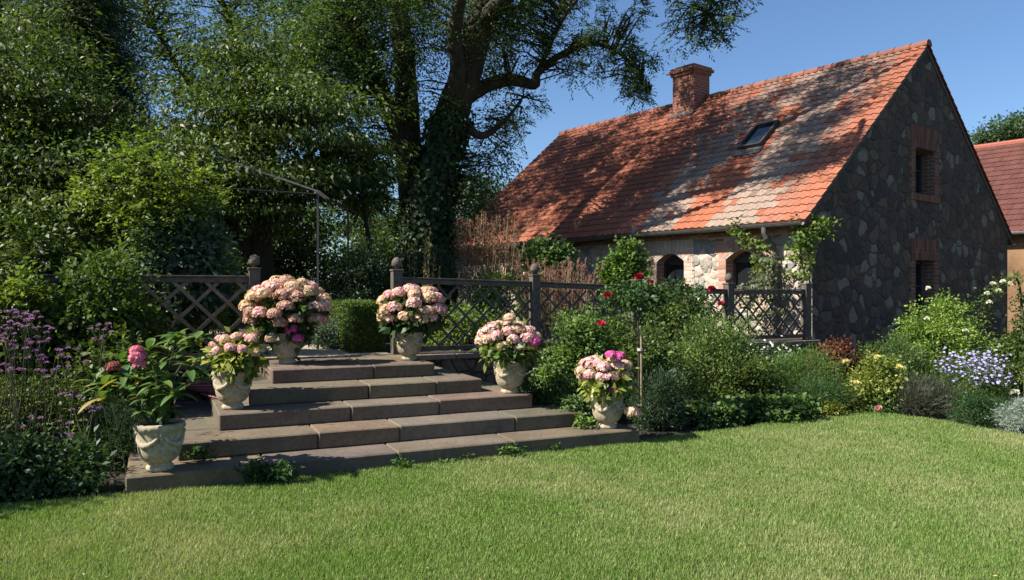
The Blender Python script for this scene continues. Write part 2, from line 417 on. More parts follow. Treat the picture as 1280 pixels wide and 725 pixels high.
# ------------------------------------------------------------------ stone steps
VK = [6.61, 7.04, 7.50, 7.92, 8.42]; LK = [-.25, .13, .49, .80, 1.08]; RK = [4.53, 4.13, 3.73, 3.30, 2.91]
st = thing('stone_steps', 'broad flight of five weathered brown sandstone steps rising from the lawn', 'steps', tuple(uv(2.1, 6.6, 0)))
for k in range(5):
    mb = MB(); v0 = VK[k]; vend = 9.8; z0 = .15*k; z1 = .15*(k+1)
    if k == 0: z0 = -.02
    us = [LK[k]]
    while us[-1] < RK[k]-.9: us.append(us[-1]+random.uniform(.75, 1.25))
    us.append(RK[k]) if RK[k]-us[-1] > .45 else us.__setitem__(-1, RK[k])
    vs_ = [v0, v0+.62, v0+1.35, vend] if vend-v0 > 1.9 else [v0, v0+.6, vend]
    for i in range(len(us)-1):
        for j in range(len(vs_)-1):
            g = .004; j1 = random.uniform(-.004, .004); base = random.choice([(.124, .094, .060), (.136, .101, .064), (.112, .086, .056), (.126, .098, .064)])
            base = tuple(c*random.uniform(.9, 1.12) for c in base)
            dz = random.uniform(-.004, .003); dv = random.uniform(-.006, .006) if j == 0 else 0
            o = uv(us[i]+g, vs_[j]+(dv if j == 0 else g), z0)
            mb.box(o, U*(us[i+1]-us[i]-2*g), Vv*(vs_[j+1]-vs_[j]-g-dv), (0, 0, z1-z0+dz), base)
    mb.build('step', STEP, st, bevel=.011)
P_ = []
for q in range(170):
    k = random.randrange(5); u_ = random.uniform(LK[k]+.1, RK[k]-.1); v_ = VK[k]+random.random()**1.5*.38+.02; P_.append(tuple(uv(u_, v_, .15*(k+1)+.004)))
P_ = np.array(P_); n_ = len(P_)
tag(leaves('dropped_petals', P_, rdir(n_)*np.array([1, 1, .1]), rdir(n_)*.25+np.array([0, 0, 1]), rng.uniform(.012, .03, n_), rng.uniform(.008, .018, n_), colmix(n_, [(.45, .33, .22), (.2, .13, .06), (.12, .14, .04), (.5, .36, .3)]), PETAL), 'dropped petals and bits of leaf lying on the stone treads', 'leaf litter', kind='stuff')
# retaining wall below the trellis on both sides of the steps
def wallbox(name, label, u0, u1, mat, capm):
    t = thing(name, label, 'wall', tuple(uv((u0+u1)/2, 9.8, 0)))
    mb = MB(); mb.box(uv(u0, 9.66, -.02), U*(u1-u0), Vv*.2, (0, 0, TZ-.06)); mb.build('wall_face', mat, t)
    mb = MB(); u = u0
    while u < u1-.2:
        w = min(.7, u1-u); mb.box(uv(u+.003, 9.62, TZ-.078), U*(w-.006), Vv*.3, (0, 0, .07), (.17, .14, .11)); u += w
    mb.build('coping', capm, t, bevel=.006)
wallbox('retaining_wall', 'low dark stone retaining wall under the right-hand trellis fence', 2.93, 10.3, STONE_W, STEP)
wallbox('retaining_wall', 'low dark stone retaining wall under the left-hand trellis fence', -6.0, 1.06, STONE_W, STEP)

# ------------------------------------------------------------------ the stone cottage
HW = 8.9; HLEN = 11.75; ZE = 2.82; ZR = 6.86
house = thing('stone_cottage', 'fieldstone cottage with steep red and grey tiled roof and brick framed windows', 'house', tuple(H(0, 0, 0)))
SL = (ZR-ZE)/(HW/2+.3)
def zroof(t): return ZE+(min(t, HW-t)+.3)*SL
def wall_open(P, length, ztop, zlow, ops, depth, inn, breaks=()):
    """P(s,z) -> point on the outer face; returns outer faces (MB) and reveal faces (MB)"""
    w = MB(); rvs = [MB() for _ in ops]; cuts = {0., length, *breaks}
    for (a, b, zb, zs, rise) in ops:
        for i in range(9): cuts.add(a+(b-a)*i/8)
    cuts = sorted(cuts)
    def arch(op, s):
        a, b, zb, zs, rise = op; q = (s-(a+b)/2)/((b-a)/2); return zs+rise*(1-q*q)
    for s0, s1 in zip(cuts, cuts[1:]):
        m = (s0+s1)/2; col = sorted([o for o in ops if o[0] <= m <= o[1]], key=lambda o: o[2])
        lo = (zlow, zlow)
        for o in col:
            rv = rvs[ops.index(o)]
            w.quad(P(s0, lo[0]), P(s1, lo[1]), P(s1, o[2]), P(s0, o[2])); lo = (arch(o, s0), arch(o, s1))
            d = inn*depth
            rv.quad(P(s0, lo[0]), P(s1, lo[1]), P(s1, lo[1])+d, P(s0, lo[0])+d, uv=[(s0, 0), (s1, 0), (s1, depth), (s0, depth)])
            rv.quad(P(s0, o[2]), P(s1, o[2]), P(s1, o[2])+d, P(s0, o[2])+d, uv=[(0, s0), (0, s1), (depth, s1), (depth, s0)])
        w.quad(P(s0, lo[0]), P(s1, lo[1]), P(s1, ztop(s1)), P(s0, ztop(s0)))
    for o, rv in zip(ops, rvs):
        for s in (o[0], o[1]):
            d = inn*depth
            rv.quad(P(s, o[2]), P(s, o[3]), P(s, o[3])+d, P(s, o[2])+d, uv=[(0, o[2]), (0, o[3]), (depth, o[3]), (depth, o[2])])
    return w, rvs
def brickcol(pale=0., dark=1.):
    b = np.array(random.choice([(.38, .15, .085), (.32, .12, .07), (.42, .19, .11), (.28, .11, .075), (.36, .17, .12)]))
    p = np.array([.56, .42, .33]); k = min(1, max(0, pale+random.uniform(-.22, .22)*(pale > 0)))
    return tuple((b*(1-k)+p*k)*dark*random.uniform(.85, 1.12))
fops = [(1.10, 1.85, 1.62, 2.20, .17), (2.90, 3.65, 1.62, 2.20, .17), (4.70, 5.45, 1.62, 2.20, .17), (6.5, 7.25, 1.62, 2.2, .17), (8.3, 9.05, 1.62, 2.2, .17)]
PF = lambda s, z: H(s, 0, z)
w, rv = wall_open(PF, HLEN, lambda s: ZE+.12, 0., fops, .34, HG)
w.build('front_wall', STONE_F, house)
gops = [(3.95, 4.85, 3.66, 4.60, .02), (3.95, 4.85, .95, 2.22, .02)]
PG = lambda t, z: H(0, t, z)
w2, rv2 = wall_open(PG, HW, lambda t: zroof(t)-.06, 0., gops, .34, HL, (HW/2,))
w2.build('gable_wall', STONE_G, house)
mb = MB()
mb.quad(H(HLEN, 0, 0), H(HLEN, HW, 0), H(HLEN, HW, ZE), H(HLEN, 0, ZE)); mb.add([H(HLEN, 0, ZE), H(HLEN, HW, ZE), H(HLEN, HW/2, ZR)], [(0, 1, 2)])
mb.quad(H(0, HW, 0), H(HLEN, HW, 0), H(HLEN, HW, ZE), H(0, HW, ZE)); mb.build('rear_wall', STONE_G, house)
# lintels, quoins and arches in separate bricks
def course(mb, P, out, s0, s1, z, h, pale, dark=1., proud=.012, th=.05, bw=.25, off=0):
    s = s0
    while s < s1-.03:
        e = min(s1, s+(bw if s > s0 or not off else bw/2))
        a = P(s+.007, z+.007); b = P(e-.007, z+.007)
        mb.box(a+out*proud, b-a, Vector((0, 0, h-.014)), -out*th, brickcol(pale, dark)); s = e
def arch_ring(mb, P, out, a, b, zs, rise, hgt, pale, dark=1., n=11, proud=.014):
    c = (a+b)/2; half = (b-a)/2+.06; Rr = (half*half+rise*rise)/(2*rise) if rise > .05 else 6.
    zc = zs+rise-Rr; am = math.asin(min(1, half/Rr)); 
    for i in range(n):
        t0 = -am+2*am*i/n; t1 = -am+2*am*(i+1)/n; g = .006/Rr
        for r0, r1 in ((Rr+.004, Rr+hgt*.62), (Rr+hgt*.62+.01, Rr+hgt)) if i % 2 else ((Rr+.004, Rr+hgt*.36), (Rr+hgt*.36+.01, Rr+hgt)):
            q = [P(c+math.sin(t)*r, zc+math.cos(t)*r) for t, r in ((t0+g, r0), (t1-g, r0), (t1-g, r1), (t0+g, r1))]
            vs = [p+out*proud for p in q]+[p-out*.05 for p in q]
            mb.add(vs, [(0, 1, 2, 3), (4, 7, 6, 5), (0, 4, 5, 1), (1, 5, 6, 2), (2, 6, 7, 3), (3, 7, 4, 0)], brickcol(pale, dark))
def plate(mb, P, out, pts, proud=.005):
    vs = [P(s, z)+out*proud for s, z in pts]; mb.add(vs, [tuple(range(len(vs)))])
outF = -HG; outG = -HL
pales = [.25, .8, .72, .6, .6]
for wi, op in enumerate(fops):
    a, b, zb, zs, rise = op; pale = pales[wi]
    mb = MB(); mo = MB(); ch = .078; k = 0; z = zb-.16
    while z < zs+.20:
        wl = .27 if k % 2 else .18
        for (s0, s1) in ((a-wl, a), (b, b+wl)):
            if z+ch > zs+.06: s0, s1 = (s0, a-.06) if s1 == a else (b+.06, s1)
            course(mb, PF, outF, s0, s1, z, ch, pale, off=0)
        z += ch; k += 1
    plate(mo, PF, outF, [(a-.22, zb-.16), (a, zb-.16), (a, zs+.0), (a-.22, zs+.0)]); plate(mo, PF, outF, [(b, zb-.16), (b+.22, zb-.16), (b+.22, zs), (b, zs)])
    arch_ring(mb, PF, outF, a, b, zs, rise, .26, pale)
    n = 12
    top = [(a-.22+(b-a+.44)*i/n, zs+.44) for i in range(n+1)]
    for i in range(n):
        s0, s1 = top[i][0], top[i+1][0]
        lo = lambda s: zs+rise*(1-min(1, abs((s-(a+b)/2)/((b-a)/2)))**2) if a < s < b else zs
        plate(mo, PF, outF, [(s0, lo(s0)), (s1, lo(s1)), (s1, zs+.44), (s0, zs+.44)])
    # solid brick over the haunches
    for q in range(4):
        zz = zs+.20+q*ch
        if zz+ch > 2.66: break
        course(mb, PF, outF, a-.26, a-.04-.0*q, zz, ch, pale, proud=.008); course(mb, PF, outF, b+.04, b+.26, zz, ch, pale, proud=.008)
    course(mb, PF, outF, a-.05, b+.05, zb-.085, .078, .3, proud=.05, bw=.12)
    su = mo.build('brick_surround', MORTAR, house); mb.build('bricks', BRICK, su)
for wi, op in enumerate(gops):
    a, b, zb, zs, rise = op; mb = MB(); mo = MB(); ch = .078; k = 0; z = max(zb-.02, .1)
    while z < zs-.01:
        wl = .32 if k % 2 else .20
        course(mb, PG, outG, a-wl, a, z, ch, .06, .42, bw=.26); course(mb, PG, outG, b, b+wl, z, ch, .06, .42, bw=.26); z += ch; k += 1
    nb = 17
    for i in range(nb):                                  # flared soldier courses
        f0 = i/nb; f1 = (i+1)/nb
        for (r0, r1) in ((0, .24), (.25, .45)) if i % 2 else ((0, .16), (.17, .45)):
            q = []
            for f, r in ((f0, r0), (f1, r0), (f1, r1), (f0, r1)):
                wdt = (b-a)+.34+r*.25; q.append(PG((a+b)/2+(f-.5)*wdt+(.007 if f == f0 else -.007), zs+.02+r))
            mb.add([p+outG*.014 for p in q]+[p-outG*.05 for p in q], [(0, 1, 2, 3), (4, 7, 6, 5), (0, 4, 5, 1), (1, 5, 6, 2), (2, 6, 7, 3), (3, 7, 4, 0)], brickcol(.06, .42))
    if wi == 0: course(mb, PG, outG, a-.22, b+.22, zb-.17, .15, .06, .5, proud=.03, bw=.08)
    plate(mo, PG, outG, [(a-.19, max(zb-.02, .1)), (a, max(zb-.02, .1)), (a, zs+.01), (a-.19, zs+.01)]); plate(mo, PG, outG, [(b, max(zb-.02, .1)), (b+.19, max(zb-.02, .1)), (b+.19, zs+.01), (b, zs+.01)])
    plate(mo, PG, outG, [(a-.16, zs+.022), (b+.16, zs+.022), (b+.22, zs+.46), (a-.22, zs+.46)])
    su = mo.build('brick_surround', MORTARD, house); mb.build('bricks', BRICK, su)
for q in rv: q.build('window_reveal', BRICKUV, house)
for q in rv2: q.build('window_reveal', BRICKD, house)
# windows
def window(P, inn, a, b, zb, zs, rise, d=.24):
    fr = MB(); dn = inn; t = .055
    fr.box(P(a, zb)+dn*d, P(b, zb)-P(a, zb), dn*.05, (0, 0, t)); fr.box(P(a, zb+t)+dn*d, P(a+t, zb)-P(a, zb), dn*.05, (0, 0, zs-zb-t))
    fr.box(P(b-t, zb+t)+dn*d, P(b, zb)-P(b-t, zb), dn*.05, (0, 0, zs-zb-t))
    ai = 8
    for i in range(ai):
        s0 = a+(b-a)*i/ai; s1 = a+(b-a)*(i+1)/ai; c = (a+b)/2; h = (b-a)/2
        z0 = zs+rise*(1-((s0-c)/h)**2); z1 = zs+rise*(1-((s1-c)/h)**2)
        q = [P(s0, zs-t), P(s1, zs-t), P(s1, z1), P(s0, z0)]
        fr.add([p+dn*d for p in q]+[p+dn*(d+.05) for p in q], [(0, 1, 2, 3), (4, 7, 6, 5), (0, 4, 5, 1), (2, 6, 7, 3)])
    m = (a+b)/2; arched = rise > .1
    if not arched: fr.box(P(m-.022, zb+t)+dn*(d-.004), P(m+.022, zb)-P(m-.022, zb), dn*.045, (0, 0, zs-zb-t))
    zz = zb+t+(zs-zb-t)*.55
    if not arched: fr.box(P(a+t, zz)+dn*(d+.006), P(b-t, zz)-P(a+t, zz), dn*.03, (0, 0, .028))
    fo = fr.build('window', FRAMEM, house)
    g = MB(); g.box(P(a+.01, zb+.01)+dn*(d+.03), P(b-.01, zb)-P(a+.01, zb), dn*.01, (0, 0, zs-zb-.02)); g.build('pane', GLASS, fo)
for op in fops: window(PF, HG, *op)
for op in gops: window(PG, HL, *op, d=.26)
# brick frieze under the eaves (dentil course)
mo = MB(); mo.box(H(.02, 0, 2.64)+outF*.006, HL*(HLEN-.04), outF*-.02, (0, 0, .2)); fz = mo.build('brick_frieze', MORTAR, house)
mb = MB()
course(mb, PF, outF, .0, HLEN, 2.645, .078, .05, proud=.02); 
s = 0.
while s < HLEN: course(mb, PF, outF, s, s+.12, 2.723, .075, .05, .9, proud=.07); course(mb, PF, outF, s+.12, s+.24, 2.723, .075, .05, .6, proud=.02); s += .24
course(mb, PF, outF, 0, HLEN, 2.80, .07, .05, proud=.08, off=1)
mb.build('bricks', BRICK, fz)
# corner quoins of pale stone at the front corner, brick strip in the front wall
# ---- roof of separate courses of pantiles
TC = HW/2+.3; SLEN = math.hypot(TC, ZR-ZE)
slope = (HG*TC+Vector((0, 0, ZR-ZE))).normalized(); rn = HL.cross(slope); rn = rn if rn.z > 0 else -rn
def roofpt(s, v, h): return H(s, -.3, ZE)+slope*v+rn*h
NR = 27; RH = SLEN/NR; TW = .17
def tile_col(s, v):
    orange = np.array([.33, .108, .056]); red = np.array([.21, .07, .042]); grey = np.array([.275, .20, .155]); pink = np.array([.25, .128, .09])
    wv = .12*math.sin(v*3.1)+.06*math.sin(v*7+1)+random.gauss(0, .24)
    f = v/SLEN
    if 2.15 < s+wv*.3 < 3.05 and f < .52: c = orange*.95
    elif .95 < s+wv*.6 < 2.15 : c = grey*(1-.45*f)+pink*.45*f
    elif 3.05 < s+wv < 4.25-1.0*max(0, f-.5): c = grey*(1-.6*f)+pink*.6*f
    elif 2.15 < s < 3.05: c = orange if (s < 2.6 and f < .74) else pink*.4+grey*.6
    elif s <= .95: c = pink*(.5+.5*f)+orange*.5*(1-f) if s > .4 else orange*.85+pink*.15
    else:
        c = orange*.6+red*.4
        if 4.25 < s < 5.4: k = (5.4-s)/1.15*(.5 if f > .3 else .25); c = c*(1-k)+pink*k
    r = random.random()
    if r < .14: c = c*.8+pink*.2
    if r > .94: c = c*random.uniform(.65, .85)
    c = c*(1-.25*f)
    return tuple(c*random.uniform(.92, 1.06))
def roof_slope(pt, colf, L0, L1, NR, RH, name, parent, mat=TILE):
    V = []; Fa = []; Co = []; ns = 6; nt_ = int(round((L1-L0)/TW)); tw = (L1-L0)/nt_
    prof = [0.0, .004, .012, .024, .030, .018, 0.0]
    n = 0
    for j in range(NR):
        v0 = j*RH; v1 = (j+1)*RH+.04
        for i in range(nt_):
            s0 = L0+i*tw; col = colf(s0+tw/2, v0+RH/2); jt = random.uniform(-.004, .004); sk = random.uniform(-.006, .006)
            rows = []
            for (vv, hh) in ((v0+sk, .004), (v0+sk, .037+jt), (v1, .010)):
                rows.append([pt(s0+tw*q/ns, vv-(.005*math.sin(math.pi*q/ns) if hh != .010 else 0), hh+(prof[q] if hh != .004 else prof[q]*.2)) for q in range(ns+1)])
            for r_ in rows: V += r_
            for a in range(2):
                for q in range(ns):
                    b = n+a*(ns+1)+q; Fa.append((b, b+1, b+ns+2, b+ns+1)); Co.append(col)
            n += 3*(ns+1)
    m = MB(); m.v = [tuple(p) for p in V]; m.f = Fa; m.c = Co; m.uv = [None]*len(Fa); m.n = len(V)
    return m.build(name, mat, parent)
roof = roof_slope(roofpt, tile_col, -.06, HLEN+.06, NR, RH, 'roof', house)
def roofptb(s, v, h):
    p = H(s, HW+.3, ZE)+(Vector((0, 0, ZR-ZE))-HG*TC).normalized()*v
    n2 = (Vector((0, 0, TC))+HG*(ZR-ZE)).normalized(); return p+n2*h
roof_slope(roofptb, lambda s, v: tuple(np.array([.3, .1, .06])*random.uniform(.8, 1.1)), -.06, HLEN+.06, NR, RH, 'rear_roof_slope', house)
# under-roof board, verge boards
mb = MB()
for (pt_) in (roofpt, roofptb):
    a, b, c, d = pt_(-.02, .02, -.01), pt_(HLEN+.02, .02, -.01), pt_(HLEN+.02, SLEN, -.01), pt_(-.02, SLEN, -.01)
    vs = [a, b, c, d]+[p-Vector((0, 0, .09)) for p in (a, b, c, d)]
    mb.add(vs, [(0, 1, 2, 3), (4, 7, 6, 5), (0, 4, 5, 1), (1, 5, 6, 2), (2, 6, 7, 3), (3, 7, 4, 0)])
mb.build('roof_deck', WOOD, house)
mb = MB(); s = -.07
while s < HLEN+.02:                                     # half round ridge tiles, each overlapping the next
    L_ = .36; vs = []; ns = 9; c0 = H(s, HW/2, ZR-.03); c1 = H(min(s+L_+.03, HLEN+.1), HW/2, ZR-.03)
    for c, r in ((c0, .125), (c1, .108)):
        for q in range(ns+1):
            th = math.pi*(q/ns)*1.1-.05*math.pi; vs.append(c+HG*math.cos(th)*r+Vector((0, 0, math.sin(th)*r*.95+.02)))
    k = random.uniform(.75, 1.1)
    mb.add(vs, [(q, q+1, ns+2+q, ns+1+q) for q in range(ns)]+[tuple(range(ns+1))], (.20*k, .078*k, .05*k)); s += L_
mb.build('ridge_tiles', TILE, house)
# gutter and downpipe
mb = MB(); ns = 8; gc = -.3-.06; vs = []
for e in (-.03, HLEN+.03):
    for r in (.065, .058):
        for q in range(ns+1):
            th = math.pi+math.pi*q/ns; vs.append(H(e, gc+math.cos(th)*r, ZE-.02+math.sin(th)*r))
fs = []
for q in range(ns):
    fs += [(q, q+1, 2*(ns+1)+q+1, 2*(ns+1)+q), (ns+1+q, ns+2+q, 3*(ns+1)+q+1, 3*(ns+1)+q), (q, q+1, ns+2+q, ns+1+q)]
fs += [(0, ns+1, 3*(ns+1), 2*(ns+1)), (ns, 2*ns+1, 4*ns+3, 3*ns+2)]
mb.add(vs, fs); mb.tube([H(-.03, gc-.065, ZE-.02), H(HLEN, gc-.065, ZE-.02)], .008, 6)
mb.build('gutter', ZINC, house)
mb = MB(); sp = .74
mb.tube([H(sp, gc, ZE-.07), H(sp, gc, ZE-.17), H(sp-.02, gc+.03, ZE-.26), H(sp-.04, -.13, ZE-.42), H(sp-.05, -.09, ZE-.52), H(sp-.05, -.09, TZ)], [.055, .05, .05, .05, .05, .05], 12)
for z in (2.2, 1.4): mb.tube([H(sp-.05, -.09, z), H(sp-.05, -.09, z+.04)], .06, 12)
mb.build('downpipe', ZINC, house, smooth=False)
# chimney
def brick_block(mb, s0, s1, t0, t1, z0, z1):
    c = [H(s0, t0, 0), H(s1, t0, 0), H(s1, t1, 0), H(s0, t1, 0)]; u = 0
    for i in range(4):
        a = c[i]; b = c[(i+1) % 4]; L_ = (b-a).length
        mb.quad(a+Vector((0, 0, z0)), b+Vector((0, 0, z0)), b+Vector((0, 0, z1)), a+Vector((0, 0, z1)), uv=[(u, z0), (u+L_, z0), (u+L_, z1), (u, z1)]); u += L_
    mb.quad(*[p+Vector((0, 0, z1)) for p in c], uv=[(0, 0)]*4); mb.quad(*[p+Vector((0, 0, z0)) for p in c[::-1]], uv=[(0, 0)]*4)
cs, ct = 6.15, HW/2-.22
mb = MB(); brick_block(mb, cs-.37, cs+.37, ct-.33, ct+.33, 6.0, 7.50); chm = mb.build('chimney', BRICKCH, roof)
mb = MB(); brick_block(mb, cs-.41, cs+.41, ct-.37, ct+.37, 7.50, 7.58); brick_block(mb, cs-.46, cs+.46, ct-.42, ct+.42, 7.58, 7.66); brick_block(mb, cs-.42, cs+.42, ct-.38, ct+.38, 7.66, 7.72); mb.build('chimney_corbel', BRICKCH, roof)
mb = MB(); mb.box(H(cs-.3, ct-.28, 7.72), HL*.6, HG*.56, (0, 0, .05)); mb.build('chimney_cap', ZINC, roof)
mb = MB()
vb = (ct-.33+.3)/TC*SLEN
mb.box(roofpt(cs-.42, vb-.16, .02), HL*.84, slope*.17, rn*.06); mb.build('chimney_flashing', ZINC, roof)
# skylight
s0, s1 = 2.28, 2.88; v0, v1 = 2.85, 3.8
sk = MB()
for (a, b, c, d) in ((s0, s1, v0, v0+.07), (s0, s1, v1-.07, v1), (s0, s0+.06, v0+.07, v1-.07), (s1-.06, s1, v0+.07, v1-.07)):
    sk.box(roofpt(a, c, .03), HL*(b-a), slope*(d-c), rn*.13)
sko = sk.build('skylight', METAL, house)
mb = MB(); mb.box(roofpt(s0+.06, v0+.07, .09), HL*(s1-s0-.12), slope*(v1-v0-.14), rn*.02); mb.build('pane', GLASS, sko)
mb = MB(); mb.box(roofpt(s0-.05, v0-.24, .055), HL*(s1-s0+.1), slope*.24, rn*.02); mb.build('flashing', ZINC, sko)

# ------------------------------------------------------------------ the farther house on the right
Rp = Vector((18.86, 28, 0)); fh = thing('red_roofed_barn', 'long building with a dark red tiled roof and ochre wall behind the stone cottage', 'building', tuple(Rp))
d0, d1 = -9., 8.; zr2, ze2 = 7.05, 3.45; tc2 = 4.5
def fp(s, t, z): return Rp+HL*s+HG*t+Vector((0, 0, z))
sl2 = (HG*tc2+Vector((0, 0, zr2-ze2))).normalized(); rn2 = HL.cross(sl2); rn2 = rn2 if rn2.z > 0 else -rn2
def roof2(s, v, h): return fp(s, -tc2, ze2)+sl2*v+rn2*h
L2 = math.hypot(tc2, zr2-ze2)
roof_slope(roof2, lambda s, v: tuple(np.array([.10, .036, .027])*random.uniform(.8, 1.15)), d0, d1, 18, L2/18, 'roof', fh)
mb = MB(); mb.quad(fp(d0, 4.5, ze2), fp(d1, 4.5, ze2), fp(d1, 0, zr2), fp(d0, 0, zr2), (.25, .08, .05)); mb.build('rear_roof_slope', TILE, fh)
mb = MB(); mb.box(fp(d0+.3, -tc2+.35, 0), HL*(d1-d0-.6), HG*8.2, (0, 0, ze2+.1))
mb.add([fp(d0+.3, -tc2+.35, ze2+.1), fp(d0+.3, tc2-.45, ze2+.1), fp(d0+.3, 0, zr2-.1)], [(0, 1, 2)]); mb.build('wall', HILLW, fh)
mb = MB(); mb.tube([fp(d0, -tc2-.06, ze2-.03), fp(d1, -tc2-.06, ze2-.03)], .06, 8); mb.build('gutter', ZINC, fh)
mb = MB(); mb.tube([fp(d0, 0, zr2+.02), fp(d1, 0, zr2+.02)], .12, 8, (.28, .09, .06)); mb.build('ridge_tiles', TILE, fh)

# ------------------------------------------------------------------ trellis fences
def ball_post(fence, u, v, z0, zt, ball=True, w=.13):
    mb = MB(); c = uv(u, v, 0)
    mb.box(c-U*w/2-Vv*w/2+Vector((0, 0, z0)), U*w, Vv*w, (0, 0, zt-z0))
    mb.box(c-U*(w/2+.012)-Vv*(w/2+.012)+Vector((0, 0, zt)), U*(w+.024), Vv*(w+.024), (0, 0, .025))
    p = mb.build('post', WOODG, fence, bevel=.004)
    if not ball: return
    b = MB(); prof = [(.028, 0), (.03, .02), (.045, .03)]+[(.068*math.sin(math.pi*(.18+.82*i/10)), .03+.065*(1-math.cos(math.pi*(.0+1.0*i/10)))*1.0) for i in range(1, 11)]
    b.lathe((c.x, c.y, zt+.025), prof, 16); b.build('finial', WOODG, p, smooth=True)
def lattice(fence, u0, u1, v, z0, z1, cell=.2, sw=.026, lmat=None):
    mb = MB(); W = u1-u0; Hh = z1-z0; k = 0
    for sgn in (1, -1):
        c = -Hh if sgn > 0 else 0.
        lim = W if sgn > 0 else W+Hh
        off = .0 if sgn > 0 else -.018
        while c < lim:
            if sgn > 0: a0 = max(0, c); b0 = min(W, c+Hh); za = a0-c; zb = b0-c
            else: a0 = max(0, c-Hh); b0 = min(W, c); za = c-a0; zb = c-b0
            if b0-a0 > .03:
                p = uv(u0+a0, v+off, z0+za); q = uv(u0+b0, v+off, z0+zb); d = (q-p).normalized(); nn = d.cross(Vv).normalized()
                mb.box(p-nn*sw/2, q-p, nn*sw, Vv*.014)
            c += cell*1.32
    return mb.build('lattice', lmat or WOOD, fence)
def fence(label, posts, v, zts, cell=.2, sw=.03, balls=None, lmat=None):
    f = thing('trellis_fence', label, 'fence', tuple(uv(posts[0], v, TZ)))
    for i, u in enumerate(posts): ball_post(f, u, v, TZ, zts[i]+.09, balls is None or balls[i])
    for a, b, za, zb in zip(posts, posts[1:], zts, zts[1:]):
        e = uv(b-.066, v, zb)-uv(a+.066, v, za)
        m = MB(); m.box(uv(a+.066, v-.035, za-.07), e, Vv*.07, (0, 0, .06)); m.box(uv(a+.066, v-.05, za-.008), e, Vv*.1, (0, 0, .022)); m.build('top_rail', WOODG, f, bevel=.003)
        m = MB(); m.box(uv(a+.066, v-.03, TZ+.03), U*(b-a-.132), Vv*.06, (0, 0, .06)); m.build('bottom_rail', WOOD, f, bevel=.003)
        lattice(f, a+.066, b-.066, v, TZ+.09, min(za, zb)-.06, cell, sw, lmat)
fence('brown wooden trellis fence with ball topped posts running right from the steps to the cottage', [2.85, 4.90, 6.65, 8.45, 10.15], 9.8, [1.76, 1.71, 1.65, 1.60, 1.60], balls=[1, 1, 0, 1, 0])
fence('shaded brown wooden trellis fence left of the steps, partly overgrown by shrubs', [-2.2, -.85, 1.05], 9.8, [1.76, 1.76, 1.76], .27, .042, balls=[0, 0, 1], lmat=WOODL)

# ------------------------------------------------------------------ wrought metal pavilion frame
gz = thing('pavilion_frame', 'dark metal frame of a garden pavilion with roof spokes, under the trees', 'pavilion', (-4.7, 12, TZ))
cor = [(-4.7+2.18*math.cos(R(a)), 12+2.18*math.sin(R(a))) for a in (-29, 31, 91, 151, 211, 271)]
for (x, y) in cor:
    mb = MB(); mb.box((x-.014, y-.014, TZ), (.028, 0, 0), (0, .028, 0), (0, 0, 2.25)); mb.build('post', METAL, gz)
    mb = MB(); d = Vector((x+4.7, y-12, 0)).normalized(); q = d.cross(Vector((0, 0, 1)))*.035
    for s in (1, -1): mb.tube([Vector((x, y, 2.98))+d*.18+q*s-Vector((0, 0, .08)), Vector((x, y, 3.02))+q*s, Vector((-4.7, 12, 3.72))+q*s], .010, 6)
    mb.build('roof_spoke', METAL, gz)
mb = MB()
for a, b in zip(cor, cor[1:]+cor[:1]): mb.tube([(a[0], a[1], 2.98), (b[0], b[1], 2.98)], .009, 6)
mb.build('ring_rail', METAL, gz)
mb = MB(); mb.lathe((-4.7, 12, 3.68), [(.05, 0), (.06, .03), (.03, .1), (.05, .14), (.03, .2), (.005, .24)], 10); mb.build('finial', METAL, gz)

# ------------------------------------------------------------------ trees
def limb_points(polys):
    P = []
    for pts in polys:
        pts = [np.array(p[:3], float) for p in pts]
        for a, b in zip(pts, pts[1:]):
            for t in np.linspace(0, 1, 6, endpoint=False): P.append(a+(b-a)*t)
    return np.array(P)
def twigs(mb, skel, centres, r0=.03, frac=1.0, seg=4):
    for c in centres:
        if rng.random() > frac: continue
        d = np.linalg.norm(skel-c, axis=1)+np.maximum(0, skel[:, 2]-c[2])*1.2; s = skel[d.argmin()]
        L_ = np.linalg.norm(c-s)
        m = (s+c)/2+rng.normal(0, .08*L_, 3); m[2] += .08*L_
        m2 = m*.4+c*.6+rng.normal(0, .05*L_, 3)
        mb.tube([s, m, m2, c], [r0*min(1, .35+L_*.3), r0*.6, r0*.35, r0*.12], seg, cap=False)
def smooth_poly(pts, n=5):
    """Catmull-Rom through (x,y,z,r) points."""
    P = [np.array(p, float) for p in pts]; P = [2*P[0]-P[1]]+P+[2*P[-1]-P[-2]]; out = []
    for i in range(1, len(P)-2):
        for t in np.linspace(0, 1, n, endpoint=False):
            a, b, c, d = P[i-1:i+3]
            out.append(.5*((2*b)+(-a+c)*t+(2*a-5*b+4*c-d)*t*t+(-a+3*b-3*c+d)*t**3))
    out.append(P[-2]); return out
def add_limb(mb, pts, seg=9, wob=.05):
    sp_ = smooth_poly(pts); mb.tube([p[:3] for p in sp_], [max(.008, p[3]) for p in sp_], seg, wob=wob); return sp_
def pt(px, py, d, r=0): return (X(px, d), d, Z(py, d), r)

